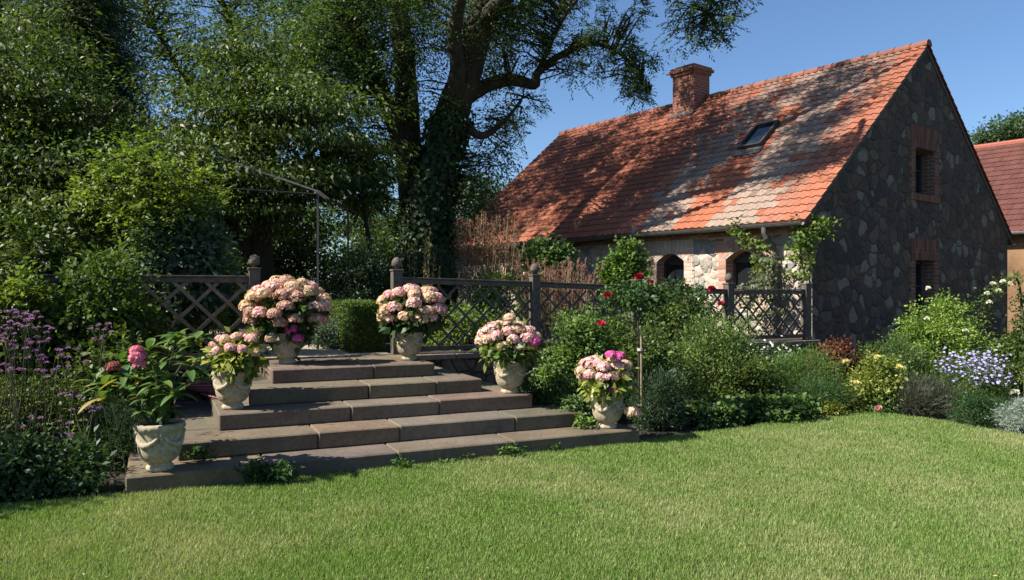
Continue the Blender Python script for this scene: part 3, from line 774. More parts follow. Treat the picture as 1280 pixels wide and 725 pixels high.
# --- the big ash
D0 = 17.
ash = thing('ash_tree', 'huge old ash tree with forked ivy clad trunk leaning over the cottage', 'tree', (X(528, D0), D0, TZ))
tb = MB(); polys = []
limbs = [
 [pt(524, 420, D0, .62), pt(526, 330, D0, .50), pt(532, 270, D0, .45), pt(548, 200, D0, .42), pt(566, 140, D0-.2, .37), pt(585, 85, D0-.5, .34), pt(600, 30, D0-.8, .30), pt(618, -50, D0-1, .24), pt(650, -150, D0-1.4, .15), pt(690, -260, D0-2, .06)],
 [pt(526, 300, D0, .42), pt(516, 240, D0+.3, .33), pt(510, 180, D0+.5, .30), pt(508, 110, D0+.6, .26), pt(500, 30, D0+.8, .23), pt(485, -60, D0+1, .15), pt(470, -170, D0+1, .05)],
 [pt(516, 225, D0+.3, .22), pt(498, 170, D0, .19), pt(476, 110, D0-.3, .17), pt(450, 40, D0-.5, .15), pt(420, -40, D0-.8, .09), pt(390, -130, D0-1, .04)],
 [pt(570, 128, D0-.2, .22), pt(590, 118, D0, .17), pt(612, 106, D0+.2, .16), pt(640, 100, D0+.4, .15), pt(668, 106, D0+.6, .12), pt(672, 92, D0+.6, .10), pt(700, 70, D0+.8, .08), pt(745, 55, D0+.8, .055), pt(790, 80, D0+.8, .03), pt(812, 120, D0+.7, .012)],
 [pt(560, 150, D0-.2, .24), pt(572, 90, D0-1, .17), pt(568, 45, D0-1.5, .15), pt(575, 0, D0-2, .13), pt(590, -60, D0-2.6, .09), pt(620, -160, D0-3.4, .03)],
 [pt(600, 30, D0-.8, .2), pt(650, -20, D0-1.8, .15), pt(720, -80, D0-3, .12), pt(800, -130, D0-4, .09), pt(870, -130, D0-3.2, .05), pt(900, -60, D0-3, .03), pt(885, 20, D0-2.9, .012)],
 [pt(618, -50, D0-1, .17), pt(700, -140, D0-1.5, .13), pt(800, -220, D0-2, .10), pt(900, -280, D0-2.5, .05)],
 [pt(672, 92, D0+.6, .07), pt(700, 30, D0+.5, .05), pt(728, -10, D0+.4, .04), pt(760, -60, D0, .02)],
 [pt(510, 180, D0+.5, .14), pt(470, 190, D0+.8, .10), pt(448, 220, D0+1, .07), pt(440, 260, D0+1, .03)],
 [pt(566, 140, D0-.2, .13), pt(600, 170, D0, .09), pt(632, 150, D0+.4, .05), pt(655, 120, D0+.5, .02)],
]
for lb in limbs:
    sp_ = add_limb(tb, lb, 10, .06); polys.append([p[:3] for p in sp_])
skel = limb_points(polys)
def blob(px, py, d, rx, ry, rz): return (X(px, d), d, Z(py, d), rx, ry, rz)
vis = [ # clusters that are seen
 (blob(475, 50, 16.5, 1.6, 1.6, 1.3), 75), (blob(530, 0, 16.0, 2.4, 1.6, .9), 80), (blob(420, 30, 16.2, 1.7, 1.6, 1.6), 90), (blob(400, 90, 16.6, 1.1, 1.2, .9), 40), (blob(640, 45, 16, 1.0, .8, .6), 22), (blob(640, 10, 15.5, .9, 1., .7), 44), (blob(700, 0, 15.0, 1.1, 1., .45), 48), (blob(590, 40, 16.2, .8, .6, .7), 20),
 (blob(640, 70, 15.6, .9, 1, .8), 22), (blob(690, 60, 15.0, .8, .9, .5), 20), (blob(750, 58, 14.4, .75, .7, .3), 30), (blob(790, 82, 14.0, .42, .5, .42), 26), (blob(798, 112, 13.9, .2, .3, .18), 9),
 (blob(770, 20, 14.5, .55, .6, .25), 12), (blob(728, 90, 14.5, .3, .4, .2), 8), (blob(615, 175, 17.2, .5, .7, .7), 18), (blob(600, 215, 17.6, .5, .8, .5), 16), (blob(640, 150, 17.1, .45, .6, .4), 10), (blob(455, 160, 17, 1.0, 1.2, 1.0), 34),
 (blob(440, 240, 17.5, .9, 1, 1.0), 34), (blob(485, 285, 17, .8, 1, .8), 30), (blob(585, 255, 17.5, .5, .8, .8), 18), (blob(545, 120, 16, .5, .5, .8), 6), (blob(665, 128, 15.2, .25, .4, .15), 4),
 (blob(880, 15, 11.8, .5, .6, .28), 20), (blob(905, -8, 11.8, .45, .5, .3), 14), (blob(865, 45, 11.8, .22, .4, .22), 7), (blob(905, 40, 11.8, .2, .3, .14), 5)]
cen = []; out = []
for e, n in vis:
    q_ = 640+e[0]/e[1]*F
    if q_ > 610 and q_ < 830:                # the long bough reaches back towards the ridge
        k_ = 1+.2*min(1, (q_-610)/60); e = tuple(v*k_ if i < 2 or i > 2 else 1.6+(v-1.6)*k_ for i, v in enumerate(e))
    elif q_ > 830: e = tuple(v*1.19 if i != 2 else 1.6+(v-1.6)*1.19 for i, v in enumerate(e))
    c, o = ell_points([e], n, .25); cen.append(c); out.append(o)
nvis = sum(len(q) for q in cen)
def project(c): return 640+c[:, 0]/c[:, 1]*F, HZ-(c[:, 2]-1.6)/c[:, 1]*F
SDn = np.array(SD); RN = np.array(rn); RO = np.array(roofpt(0, 0, 0))
# patches of the roof (as seen in the photograph) that lie in the boughs' shade; each is carried up along the sun's rays to the bough that casts it
shc = []
PATCH = [(612, 278, 35, 22), (720, 205, 60, 35), (650, 250, 70, 40), (690, 215, 75, 45), (745, 180, 70, 32), (790, 195, 50, 40), (840, 150, 60, 30), (905, 150, 55, 30), (980, 190, 85, 42), (1010, 135, 70, 30), (1065, 105, 45, 24), (930, 115, 60, 20), (740, 240, 26, 18), (890, 205, 45, 30)]
def roof_from_pixel(px, py):
    d = np.array([(px-640)/F, 1, (HZ-py)/F]); o = np.array([0, 0, 1.6]); t = np.dot(RO-o, RN)/np.dot(d, RN); return o+d*t
for (px, py, a, b_) in PATCH:
    ctr = roof_from_pixel(px, py); area = a*b_*3.14*(ctr[1]/F)**2*2.0; n = max(3, int(area/.22))
    for q in range(n):
        r_ = math.sqrt(random.random()); th = random.uniform(0, 6.283); p = roof_from_pixel(px+a*r_*math.cos(th), py+b_*r_*math.sin(th))
        tt = (10.8-p[2])/SDn[2]*random.uniform(.97, 1.12); c1 = (p+SDn*tt)[None, :]; x_, y_ = project(c1)
        if y_[0] < -34 or x_[0] < 560: shc.append(c1)
# the rest of the crown above the frame, thinned where the photograph shows the roof and the front wall in full sun
c, o = ell_points([(X(500, 16), 16.5, 11.8, 5.0, 4.5, 2.4)], 200, .3)
tt = ((c-RO)@RN)/(-(SDn@RN)); hit = c+SDn*tt[:, None]; hx, hy = project(hit)
lit = (hx > 660) & (hit[:, 1] > 5) & (hy < 420)
x_, y_ = project(c); keep = ~lit & (y_ < -30); cen.append(c[keep]); out.append(o[keep])
cen = np.concatenate(cen); out = np.concatenate(out)
twigs(tb, skel, cen, .035); twigs(tb, skel, np.concatenate(shc), .02, .25)
tb.build('trunk', BARK, ash, smooth=True)
ASHP = [(.028, .055, .014), (.05, .09, .022), (.075, .125, .035), (.11, .16, .05)]
small = np.zeros(len(cen), bool); x_, y_ = project(cen); small[:nvis] = x_[:nvis] > 640
spray_foliage('crown', cen[~small], out[~small], 12, 9, .42, .105, .034, ASHP, ash, LEAF, .35)
shc = np.concatenate(shc)
spray_foliage('high_boughs', shc, rdir(len(shc)), 26, 10, .42, .12, .042, ASHP, ash, LEAF, .35)
spray_foliage('outer_twigs', cen[small], out[small], 8, 9, .24, .10, .03, ASHP, ash, LEAF, .35)
# ivy round the trunk
tp = np.array([p for p in smooth_poly(limbs[0][:5], 40)]); k = (rng.random(5200)**1.7*len(tp)).astype(int); th = rng.uniform(0, 2*np.pi, 5200)
o_ = np.stack([np.cos(th), np.sin(th), np.zeros_like(th)], 1); rr = (tp[k, 3]+.05+rng.random(5200)*.22*(1.2-(k/len(tp))))[:, None]
leaves('ivy', tp[k, :3]+o_*rr, o_*.3+rdir(5200)*.5+np.array([0, 0, -.8]), o_+rdir(5200)*.4, .12, .11, colmix(5200, [(.015, .035, .01), (.04, .08, .02)]), GLOSSY, ash)

def tree(name, label, base, limbs, ells, n, per, cr, L, W, pal, style='leaf', group=None, mat=None, lo=.3, tr=.03, up=.6, droop=.2, wood=BARK, flat=.6, fr=.5, cat='tree'):
    t = thing(name, label, cat, base, group); mb = MB(); ps = []
    for lb in limbs: sp_ = add_limb(mb, lb, 8, .05); ps.append([p[:3] for p in sp_])
    sk_ = limb_points(ps); c, o = ell_points(ells, n, lo)
    gz_ = c[:, 2] > base[2]+.1; c = c[gz_]; o = o[gz_]
    twigs(mb, sk_, c, tr, fr); mb.build('trunk', wood, t, smooth=True)
    if style == 'leaf': foliage('crown', c, o, per, cr, L, W, pal, t, mat, flat, droop, up)
    else: spray_foliage('crown', c, o, max(2, per//8), 8, cr, L, W, pal, t, mat, droop, up)
    return t
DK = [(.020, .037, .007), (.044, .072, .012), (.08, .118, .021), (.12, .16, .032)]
MD = [(.034, .062, .012), (.062, .105, .02), (.10, .155, .032)]
LT = [(.055, .09, .014), (.10, .15, .022), (.17, .22, .035)]
GY = [(.045, .075, .04), (.08, .12, .065), (.12, .165, .095)]
# cherry in the middle left
b = (X(325, 14), 14, TZ)
tree('cherry_tree', 'dark leafy cherry tree spreading its layered boughs over the metal pavilion frame', b,
     [[(b[0], 14, TZ, .26), (b[0]+.02, 14, 2.2, .22), (b[0]+.1, 13.8, 3.2, .17), (b[0]+.4, 13.5, 4.2, .09), (b[0]+.6, 13.2, 4.9, .03)],
      [(b[0], 14, 2.2, .18), (b[0]-1.2, 13.7, 3.3, .12), (b[0]-2.6, 13.4, 4.1, .08), (b[0]-4.2, 13.2, 4.7, .03)],
      [(b[0]+.05, 14, 2.6, .16), (b[0]-.6, 13.6, 4.2, .12), (b[0]-1.4, 13.4, 4.6, .03)],
      [(b[0]+.1, 13.9, 3.0, .12), (b[0]+1.2, 13.6, 3.9, .08), (b[0]+2.2, 13.4, 4.1, .03)]],
     [blob(215, 178, 13.3, 2.0, 1.4, .65), blob(300, 122, 13.3, 1.3, 1.2, .7), blob(330, 85, 13.6, 1.0, 1.0, .6), blob(385, 150, 13, 1.2, 1.2, .8), blob(250, 225, 12.8, 2.2, 1.3, .7), blob(140, 225, 13, 1.6, 1.4, .8), blob(360, 215, 13.2, 1.4, 1.2, .6), blob(330, 275, 13.6, 1.1, 1, .5), blob(415, 205, 13, .8, .9, .45)],
     170, 300, .8, .105, .043, DK, flat=.11, droop=.6, mat=GLOSSY, lo=.3)
# low bough with pale leaves at the pavilion's right
b = (X(470, 14.5), 14.5, TZ)
tree('walnut_sapling', 'slender young tree with drooping pale green leaves between pavilion post and ash trunk', b,
     [[(b[0], 14.5, TZ, .07), (b[0]-.1, 14.4, 2.4, .05), (b[0]-.3, 14.3, 3.7, .02)]],
     [blob(440, 222, 14.3, .55, .5, .22), blob(470, 210, 14.2, .5, .5, .2), blob(420, 238, 14.2, .4, .5, .16), blob(462, 250, 14.4, .5, .5, .3)],
     80, 34, .22, .14, .05, LT[:2]+[(.16, .22, .07)], droop=.7, flat=.4)
# broadleaf at the far left
b = (X(20, 12.5), 12.5, TZ)
tree('plum_tree', 'dense dark green tree filling the left edge above the bright hedge shrubs', b,
     [[(b[0], 12.5, TZ, .28), (b[0], 12.4, 2.6, .22), (b[0]+.3, 12.3, 3.6, .12), (b[0]+.5, 12.2, 4.5, .03)], [(b[0], 12.4, 2.4, .15), (b[0]+1.2, 12.2, 3.9, .08), (b[0]+2, 12, 4.6, .03)], [(b[0], 12.4, 2.2, .15), (b[0]-1.4, 12.2, 3.7, .08), (b[0]-2.4, 12, 4.6, .03)]],
     [blob(10, 120, 12.3, 1.7, 1.4, .9), blob(-20, 60, 12.5, 1.2, 1.2, .8), blob(70, 165, 12.2, 1.4, 1.2, .8), blob(90, 215, 12, 1.5, 1.3, .8), blob(-60, 200, 12, 2.2, 1.8, 1.4), blob(20, 260, 11.8, 2.0, 1.3, .8), blob(110, 260, 11.8, 1.2, 1, .6)],
     230, 240, .75, .10, .043, [(.026, .048, .007), (.055, .088, .012), (.095, .135, .02), (.14, .18, .03)], flat=.12, droop=.5, mat=GLOSSY, lo=.5)
# tall conifers top left
def conifer(label, px, d, top, rad, pal, n=300):
    x = X(px, d); h = Z(top, d)
    t = thing('conifer', label, 'conifer', (x, d, TZ), None); mb = MB(); mb.tube([(x, d, TZ), (x, d, h*.6), (x, d, h)], [.3, .17, .02], 8)
    f = rng.random(n)**1.4; z = 1.8+(h-1.8)*f; r = rad*(1-f)**.75*rng.uniform(.35, 1.05, n)+.05; th = rng.uniform(0, 2*np.pi, n)
    o = np.stack([np.cos(th), np.sin(th), np.full(n, -.25)], 1); c = np.stack([x+np.cos(th)*r, d+np.sin(th)*r, z-.25*r], 1)
    for q in range(0, n, 2): mb.tube([(x, d, z[q]), tuple(c[q])], [.035, .012], 4, cap=False)
    mb.build('trunk', BARK, t); spray_foliage('crown', c, o, 10, 12, .6, .13, .022, pal, t, LEAF, .5, .5)
conifer('tall dark conifer with grey green drooping boughs at the top left', 95, 17.5, -70, 2.2, [(.03, .05, .02), (.055, .085, .035), (.10, .135, .07)], 1700)
conifer('dark conifer partly hidden at the far left top edge', -40, 19, -110, 2.8, MD, 1300)
# airy tree behind, showing sky through
b = (X(270, 22), 22, TZ)
tree('locust_tree', 'tall airy tree with thin rising branches and open crown behind the cherry tree', b,
     [[(b[0], 22, TZ, .3), (b[0]+.5, 22, 4, .24), (b[0]+.9, 21.8, 7, .16), (b[0]+.2, 21.5, 10.5, .04)], [(b[0]+.6, 22, 4.6, .14), (b[0]+2.2, 21.8, 7.2, .09), (b[0]+3.2, 21.5, 10, .03)], [(b[0]+.8, 21.9, 5.8, .12), (b[0]-1., 21.7, 8, .07), (b[0]-2.2, 21.5, 10.5, .02)], [(b[0]+1.6, 21.8, 6.3, .08), (b[0]+2.9, 21.6, 8.2, .05), (b[0]+5, 21.5, 9.6, .02)]],
     [blob(250, 20, 21.6, 2.2, 1.8, 1.4), blob(350, 60, 21.6, 2.2, 1.8, 1.1), blob(200, 75, 21.6, 1.6, 1.4, 1), blob(400, 20, 21.5, 1.6, 1.5, 1.4), blob(300, 110, 21.8, 2.6, 1.5, .8), blob(420, 110, 21.8, 1.2, 1.2, 1.1), blob(170, 10, 21.5, 1.2, 1, 1), blob(340, 150, 21.6, 2., 1.4, .9)],
     330, 96, .6, .13, .045, MD, 'spray', tr=.04, fr=.9)
# behind: closing off the view
bk = [('dark round tree far behind the left trellis fence', 60, 24, 150, 3.6, DK), ('dark bushy tree behind the metal pavilion frame', 210, 25, 170, 3.6, DK), ('dense tree behind the pavilion post', 340, 24, 200, 3.2, MD),
      ('pale grey green willow showing left of the cottage roof', 596, 29, 215, 1.7, GY), ('green tree behind the ash trunk', 500, 28, 250, 2.3, MD), ('tall dark tree beyond the left frame edge', -110, 22, 90, 4., DK)]
for (lab, px, d, top, r, pal) in bk:
    x = X(px, d); h = Z(top, d)
    tree('background_tree', lab, (x, d, TZ), [[(x, d, TZ, .3), (x+.1, d, h*.5, .2), (x, d, h*.85, .05)]],
         [(x, d, h-r*.55, r*.8, r*.8, r*.55), (x, d, TZ+(h-TZ)*.45, r, r*.8, (h-TZ)*.38), (x+.3*r, d, TZ+1, r, r*.8, 1.2)], 260, 60, .5, .17, .09, pal, 'leaf', mat=LEAF, group='trees closing the view behind the garden')
# tree beyond the far right roof
x = X(1262, 42)
tree('oak_tree', 'distant broad tree rising behind the red roofed building at the right', (x, 42, 0), [[(x, 42, 0, .4), (x, 42, 6, .3), (x, 42, 9, .1)], [(x, 42, 5, .2), (x-2, 42, 9, .05)]],
     [(x, 42, Z(165, 42), 1.9, 2, .9), (x+1.2, 42, Z(150, 42), 1.3, 1.5, .75), (x-1.2, 42, Z(172, 42), .9, 1.2, .5), (x+3, 42, Z(165, 42), 2.4, 2, 1.2)], 170, 60, .55, .2, .11, [(.03, .06, .02), (.06, .10, .035)], fr=1, tr=.06)

# ------------------------------------------------------------------ shrubs
def shrub(name, label, px0, px1, ytop, d, pal, n=70, per=60, cr=.16, L=.06, W=.03, z0=0., ry=None, mat=None, cat='shrub', flat=.8, droop=.1, up=.5, group=None, lo=.45, sink=0., wide=.45, x=None, rx=None, h=None, spikes=0):
    if x is None: x = X((px0+px1)/2, d)
    if rx is None: rx = (px1-px0)/2/F*d
    if h is None: h = Z(ytop, d)-z0
    ry = ry or rx*.8
    t = thing(name, label, cat, (x, d, z0), group)
    # several overlapping lobes make an uneven outline
    ell = [(x, d, z0+h*.32, rx*.85, ry*.85, h*.55)]
    for q in range(4):
        a = random.uniform(0, 6.28); ell.append((x+math.cos(a)*rx*.5, d+math.sin(a)*ry*.5, z0+h*random.uniform(.35, .62), rx*random.uniform(.38, .52), ry*.5, h*random.uniform(.28, .38)))
    c, o = ell_points(ell, n, lo)
    c[:, 2] = np.where(c[:, 2] < z0+.04, z0+.04+rng.random(len(c))*h*.3, c[:, 2])
    mb = MB()
    for q in range(0, len(c), 3):
        bs = np.array([x+rng.normal(0, rx*.15), d+rng.normal(0, ry*.15), z0]); m = (bs+c[q])/2+rng.normal(0, .04, 3); m[2] += .05
        mb.tube([bs, m, c[q]], [.008, .006, .003], 4, cap=False)
    mb.build('stems', STEM, t)
    foliage('foliage', c, o, per, cr, L, W, pal, t, mat, flat, droop, up, wide=wide)
    return t, c, o
def rose(parent, p, r, pal, name='rose'):
    n = 42; d = rdir(n); d[:, 2] = np.abs(d[:, 2])*.9+.05; d = nrm(d); rad = r*rng.uniform(.35, .85, n)[:, None]
    P = np.array(p)+d*rad*.5
    leaves(name, P, d*.5+rdir(n)*.45+np.array([0, 0, .35]), d+rdir(n)*.3, r*.9, r*1.0, colmix(n, pal, None, .12), PETAL, parent, fold=-.25, wide=.6)
RED = [(.22, .006, .02), (.38, .012, .04)]; CRIM = [(.5, .02, .07), (.65, .05, .12)]; PINK = [(.62, .22, .30), (.75, .4, .42)]
WHT = [(.72, .7, .55), (.82, .8, .7)]; YEL = [(.78, .62, .22), (.85, .75, .4)]

ROSEL = [(.04, .07, .016), (.075, .12, .028), (.13, .18, .045)]
# thicket right of the steps
t, c, o = shrub('rose_bush', 'large leafy rose bush against the trellis fence just right of the steps', 660, 775, 372, 9.3, [(.05, .10, .025), (.10, .17, .04), (.17, .25, .065)], 210, 60, .13, .05, .032, cat='rose bush', ry=.4)
rose(t, (X(752, 8.85), 8.85, Z(407, 8.85)), .05, CRIM)
t, c, o = shrub('rose_bush', 'dense green rose bush directly behind the standard rose stem', 745, 850, 385, 9.9, ROSEL, 170, 60, .14, .05, .032, cat='rose bush')
shrub('spirea_shrub', 'broad pale green shrub with upright feathery shoots below the cottage windows', 825, 955, 378, 10.3, [(.07, .115, .03), (.12, .18, .045), (.19, .25, .075)], 240, 60, .13, .05, .02, up=.2, droop=-.5, flat=1.2)
shrub('climbing_rose', 'rose foliage spilling over the trellis rail below the two arched windows', 800, 900, 352, 11.6, ROSEL, 110, 55, .14, .055, .035, z0=.75, cat='rose bush')
shrub('low_bush', 'dark leafy low bush in the shade at the right end of the steps', 655, 720, 460, 8.75, MD, 60, 55, .11, .05, .03)
shrub('fern_clump', 'pale green leafy clump beside the top right of the third urn', 690, 745, 485, 8.3, [(.06, .11, .03), (.11, .17, .055)], 26, 45, .09, .06, .03)
# euphorbia
t, c, o = shrub('euphorbia', 'blue green bushy euphorbia mound beside the rightmost urn', 783, 858, 463, 8.75, [(.022, .045, .022), (.04, .075, .036), (.07, .115, .06)], 120, 70, .09, .055, .010, up=.1, droop=-.5, flat=1., ry=.3)
shrub('geranium_patch', 'dark low geranium mound along the lawn edge right of the euphorbia', 850, 930, 500, 9.0, [(.03, .065, .02), (.06, .115, .03), (.10, .17, .045)], 80, 50, .09, .055, .05, ry=.35, up=1., flat=.5)
shrub('geranium_patch', 'spreading low geranium with lobed leaves in front of the shaded border gap', 905, 1020, 492, 9.35, [(.04, .085, .02), (.08, .14, .035), (.13, .20, .05)], 120, 50, .09, .06, .055, ry=.35, up=1., flat=.5)
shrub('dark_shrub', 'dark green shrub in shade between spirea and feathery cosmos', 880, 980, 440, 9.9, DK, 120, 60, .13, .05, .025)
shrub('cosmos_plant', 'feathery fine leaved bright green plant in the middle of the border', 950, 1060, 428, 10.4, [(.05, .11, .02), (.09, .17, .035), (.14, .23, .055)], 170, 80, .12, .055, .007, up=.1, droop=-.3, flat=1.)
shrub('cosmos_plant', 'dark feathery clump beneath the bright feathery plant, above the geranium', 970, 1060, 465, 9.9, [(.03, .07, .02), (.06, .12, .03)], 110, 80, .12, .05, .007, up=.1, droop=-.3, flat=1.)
t, c, o = shrub('yellow_rose_bush', 'yellowish green rose bush with pale yellow blooms in the border', 1045, 1150, 440, 10.1, [(.09, .13, .025), (.17, .21, .04), (.27, .28, .06)], 150, 55, .11, .045, .03, cat='rose bush', ry=.4)
for px, py in ((1058, 453), (1071, 480), (1097, 448), (1124, 460)): rose(t, (X(px, 9.65), 9.65, Z(py, 9.65)), .04, YEL)
shrub('pale_shrub', 'soft light green mound behind the yellow rose bush', 1075, 1165, 415, 11.0, [(.06, .11, .03), (.11, .17, .05)], 130, 70, .12, .05, .014, up=.2, droop=-.4)
t, c, o = shrub('philadelphus_shrub', 'tall bright lime green shrub in front of the shaded gable wall', 1115, 1235, 352, 11.6, [(.10, .17, .03), (.17, .26, .045), (.25, .34, .07)], 330, 65, .14, .045, .028)
for px, py in ((1159, 400), (1160, 362), (1207, 415)): rose(t, (X(px, 11.1), 11.1, Z(py, 11.1)), .04, WHT)
# asters
def blooms(t, c, o, per, r, pal, name='blossoms', zmin=0, up=.9):
    k = c[:, 2] > zmin; cc = np.repeat(c[k], per, 0)+rng.normal(0, .07, (k.sum()*per, 3)); n = len(cc)
    pet = 8; P = np.repeat(cc, pet, 0); a = np.tile(np.linspace(0, 2*np.pi, pet, endpoint=False), n)
    N0 = nrm(rdir(n)*.5+np.array([-.2, -.4, up])); A = nrm(np.cross(N0, rdir(n))); B = np.cross(N0, A)
    D = np.repeat(A, pet, 0)*np.cos(a)[:, None]+np.repeat(B, pet, 0)*np.sin(a)[:, None]
    ob = leaves(name, P, D, np.repeat(N0, pet, 0), r, r*.45, np.repeat(colmix(n, pal, None, .1), pet, 0), PETAL, t, wide=.6)
    ob['kind'] = 'stuff'; return ob
def aster(label, px0, px1, ytop, d, pal, n, zmin, per=2, r=.017, z0=0, lp=MD):
    t, c, o = shrub('aster', label, px0, px1, ytop, d, lp, n, 60, .12, .04, .010, cat='flowers', up=.2, z0=z0); c2 = c+np.array([0, -.06, .07]); blooms(t, c2, o, per, r, pal, zmin=zmin)
    return t
aster('cloud of lavender blue asters near the right end of the border', 1165, 1262, 423, 10.4, [(.34, .30, .62), (.48, .44, .75)], 190, .45, 4, .021)
aster('smaller patch of pale violet asters in front of the larger aster cloud', 1205, 1262, 452, 9.9, [(.38, .34, .66), (.5, .46, .78)], 90, .4, 3, .02)
aster('white phlox heads in front of the trellis end by the downpipe', 925, 1005, 414, 11.3, [(.65, .6, .68), (.78, .75, .8)], 90, .55, 4, .02)
shrub('smoke_bush', 'burgundy leaved low bush at the foot of the stone gable corner', 1010, 1075, 413, 12.2, [(.10, .02, .02), (.18, .05, .035), (.12, .08, .03)], 70, 45, .12, .06, .04, z0=.0)
shrub('lavender', 'grey purple lavender clump at the lawn edge, left of a round dark herb', 1112, 1190, 472, 9.75, [(.045, .06, .035), (.08, .095, .06), (.11, .10, .085)], 120, 90, .10, .10, .006, up=.0, droop=-.9, flat=1.2, ry=.3)
shrub('herb_mound', 'rounded dark green herb mound at the lawn edge between lavender and silver santolina', 1188, 1255, 492, 9.0, [(.02, .055, .015), (.045, .10, .025)], 110, 80, .08, .035, .008, ry=.3)
shrub('santolina', 'silvery grey santolina at the lawn edge by the right frame edge', 1246, 1300, 496, 8.55, [(.22, .27, .24), (.33, .38, .34)], 90, 80, .08, .04, .008, ry=.3, up=.1)
t, c, o = shrub('hypericum', 'little bright yellow green plant at the front edge beneath the feathery cosmos', 1015, 1056, 500, 9.6, [(.12, .16, .02), (.24, .25, .03)], 30, 50, .08, .035, .018, ry=.15)
shrub('catmint', 'small green tuft with pink spike at the lawn edge beneath the yellow rose bush', 1075, 1120, 497, 9.85, [(.06, .12, .03), (.12, .19, .05)], 36, 50, .08, .045, .02, ry=.2)
rose(bpy.data.objects['catmint'], (X(1098, 9.5), 9.5, Z(512, 9.5)), .045, PINK, 'flower_spike')
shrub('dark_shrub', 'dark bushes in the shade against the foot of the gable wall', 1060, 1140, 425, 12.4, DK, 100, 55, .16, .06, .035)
# white climbing rose at the right edge
x0 = X(1282, 10.2)
t = thing('climbing_white_rose', 'climbing rose with white blooms on a long arching shoot at the right edge', 'rose bush', (x0, 10.2, 0))
mb = MB(); arc = [(x0, 10.2, 0, .02), (x0-.03, 10.2, 1.0, .018), (x0-.10, 10.2, Z(352, 10.2), .014), (X(1255, 10.2), 10.2, Z(354, 10.2), .01), (X(1235, 10.2), 10.2, Z(372, 10.2), .008), (X(1228, 10.2), 10.2, Z(395, 10.2), .005)]
ac = add_limb(mb, arc, 6, 0); mb.build('canes', STEM, t)
ap = np.array([p[:3] for p in ac]); ap = ap[len(ap)//4:]
foliage('foliage', np.concatenate([ap[::2], ell_points([(x0+.15, 10.2, .9, .28, .3, .85)], 90)[0]]), np.concatenate([rdir(len(ap[::2])), rdir(90)]), 38, .11, .05, .03, ROSEL, t)
for px, py in ((1241, 356), (1248, 364), (1263, 356), (1234, 368), (1254, 353), (1237, 379)): rose(t, (X(px, 10.1), 10.1, Z(py, 10.1)), .035, WHT)
rose(t, (X(1269, 9.6), 9.6, Z(492, 9.6)), .05, WHT)
shrub('dark_shrub', 'dark shrub filling the space between white climbing rose and gable', 1235, 1330, 400, 12.3, DK, 150, 55, .16, .07, .045, z0=0)

# standard rose with stake
x0, y0 = X(798, 8.75), 8.75
t = thing('standard_rose', 'standard rose on a tall bare stem with dark red blooms', 'rose bush', (x0, y0, 0))
mb = MB(); add_limb(mb, [(x0, y0, 0, .014), (x0+.005, y0, .7, .013), (x0-.005, y0, 1.45, .011)], 8, 0); mb.build('trunk', BARK, t)
mb = MB(); mb.tube([(x0+.035, y0-.01, 0), (x0+.03, y0-.01, Z(418, y0))], .013, 8); mb.build('stake', DRYSTEM, t)
mb = MB(); mb.tube([(x0+.018, y0-.008, .9), (x0+.018, y0-.008, .93)], .034, 10); mb.build('tie', MORTAR, t)
c, o = ell_points([(x0, y0, 1.52, .3, .28, .15), (x0+.05, y0, 1.62, .2, .2, .14), (x0-.34, y0, 1.56, .2, .18, .08), (x0+.48, y0, 1.60, .35, .2, .09)], 52, .3)
foliage('foliage', c, o, 34, .11, .055, .036, [(.02, .05, .015), (.045, .095, .025), (.09, .14, .04)], t, GLOSSY, up=.7)
mb = MB()
for q in c[::2]: mb.tube([(x0, y0, 1.44), tuple((q+np.array([x0, y0, 1.5]))/2+rng.normal(0, .03, 3)), tuple(q)], [.007, .005, .002], 4, cap=False)
mb.build('stems', STEM, t)
for px, py, r in ((799, 348, .055), (760, 371, .05), (814, 354, .03)): rose(t, (X(px, y0-.25), y0-.25, Z(py, y0-.25)), r, RED)
t = bpy.data.objects['climbing_rose']
for px, py, r in ((890, 363, .06), (902, 382, .055)): rose(t, (X(px, 11.), 11., Z(py, 11.)), r, RED)

# ---- plants along the cottage and behind the fence
shrub('grapevine', 'broad leaved grapevine mass covering the front wall end beside rusty seed heads', 640, 725, 285, 16.3, [(.06, .11, .035), (.10, .17, .055), (.15, .23, .08)], 170, 50, .2, .12, .09, z0=.75)
t, c, o = shrub('vine', 'green climbing vine over the window left of the two arched windows', 748, 812, 293, 15.9, [(.05, .10, .02), (.09, .16, .03), (.14, .22, .05)], 170, 50, .15, .08, .06, z0=1.25, cat='vine', ry=.35)
def vine(label, pts, rad, n, d_=None, pal=((.06, .11, .02), (.12, .18, .035), (.20, .24, .05))):
    t = thing('vine', label, 'vine', (pts[0][0], pts[0][1], pts[0][2])); mb = MB(); sp_ = add_limb(mb, [(*p, .015) for p in pts], 6, 0); mb.build('stems', STEM, t)
    ap = np.array([p[:3] for p in sp_]); k = rng.integers(0, len(ap), n); c = ap[k]+rng.normal(size=(n, 3))*rad
    foliage('foliage', c, rdir(n), 26, .11, .075, .055, list(pal), t, up=.3, droop=.4); return t
def HP(s, t_, z): return tuple(H(s, t_, z))
vine('light green creeper hanging in front of the arched window by the downpipe', [HP(.62, -.3, 1.2), HP(.7, -.35, 1.9), HP(.82, -.38, 2.3), HP(1.0, -.4, 2.55), HP(1.35, -.45, 2.82)], .06, 34)
vine('bushy creeper hanging from the cottage corner over the gable edge', [HP(.12, -.2, 1.95), HP(.08, -.2, 2.3), HP(-.02, -.15, 2.6), HP(-.15, .1, 2.8)], .10, 46)
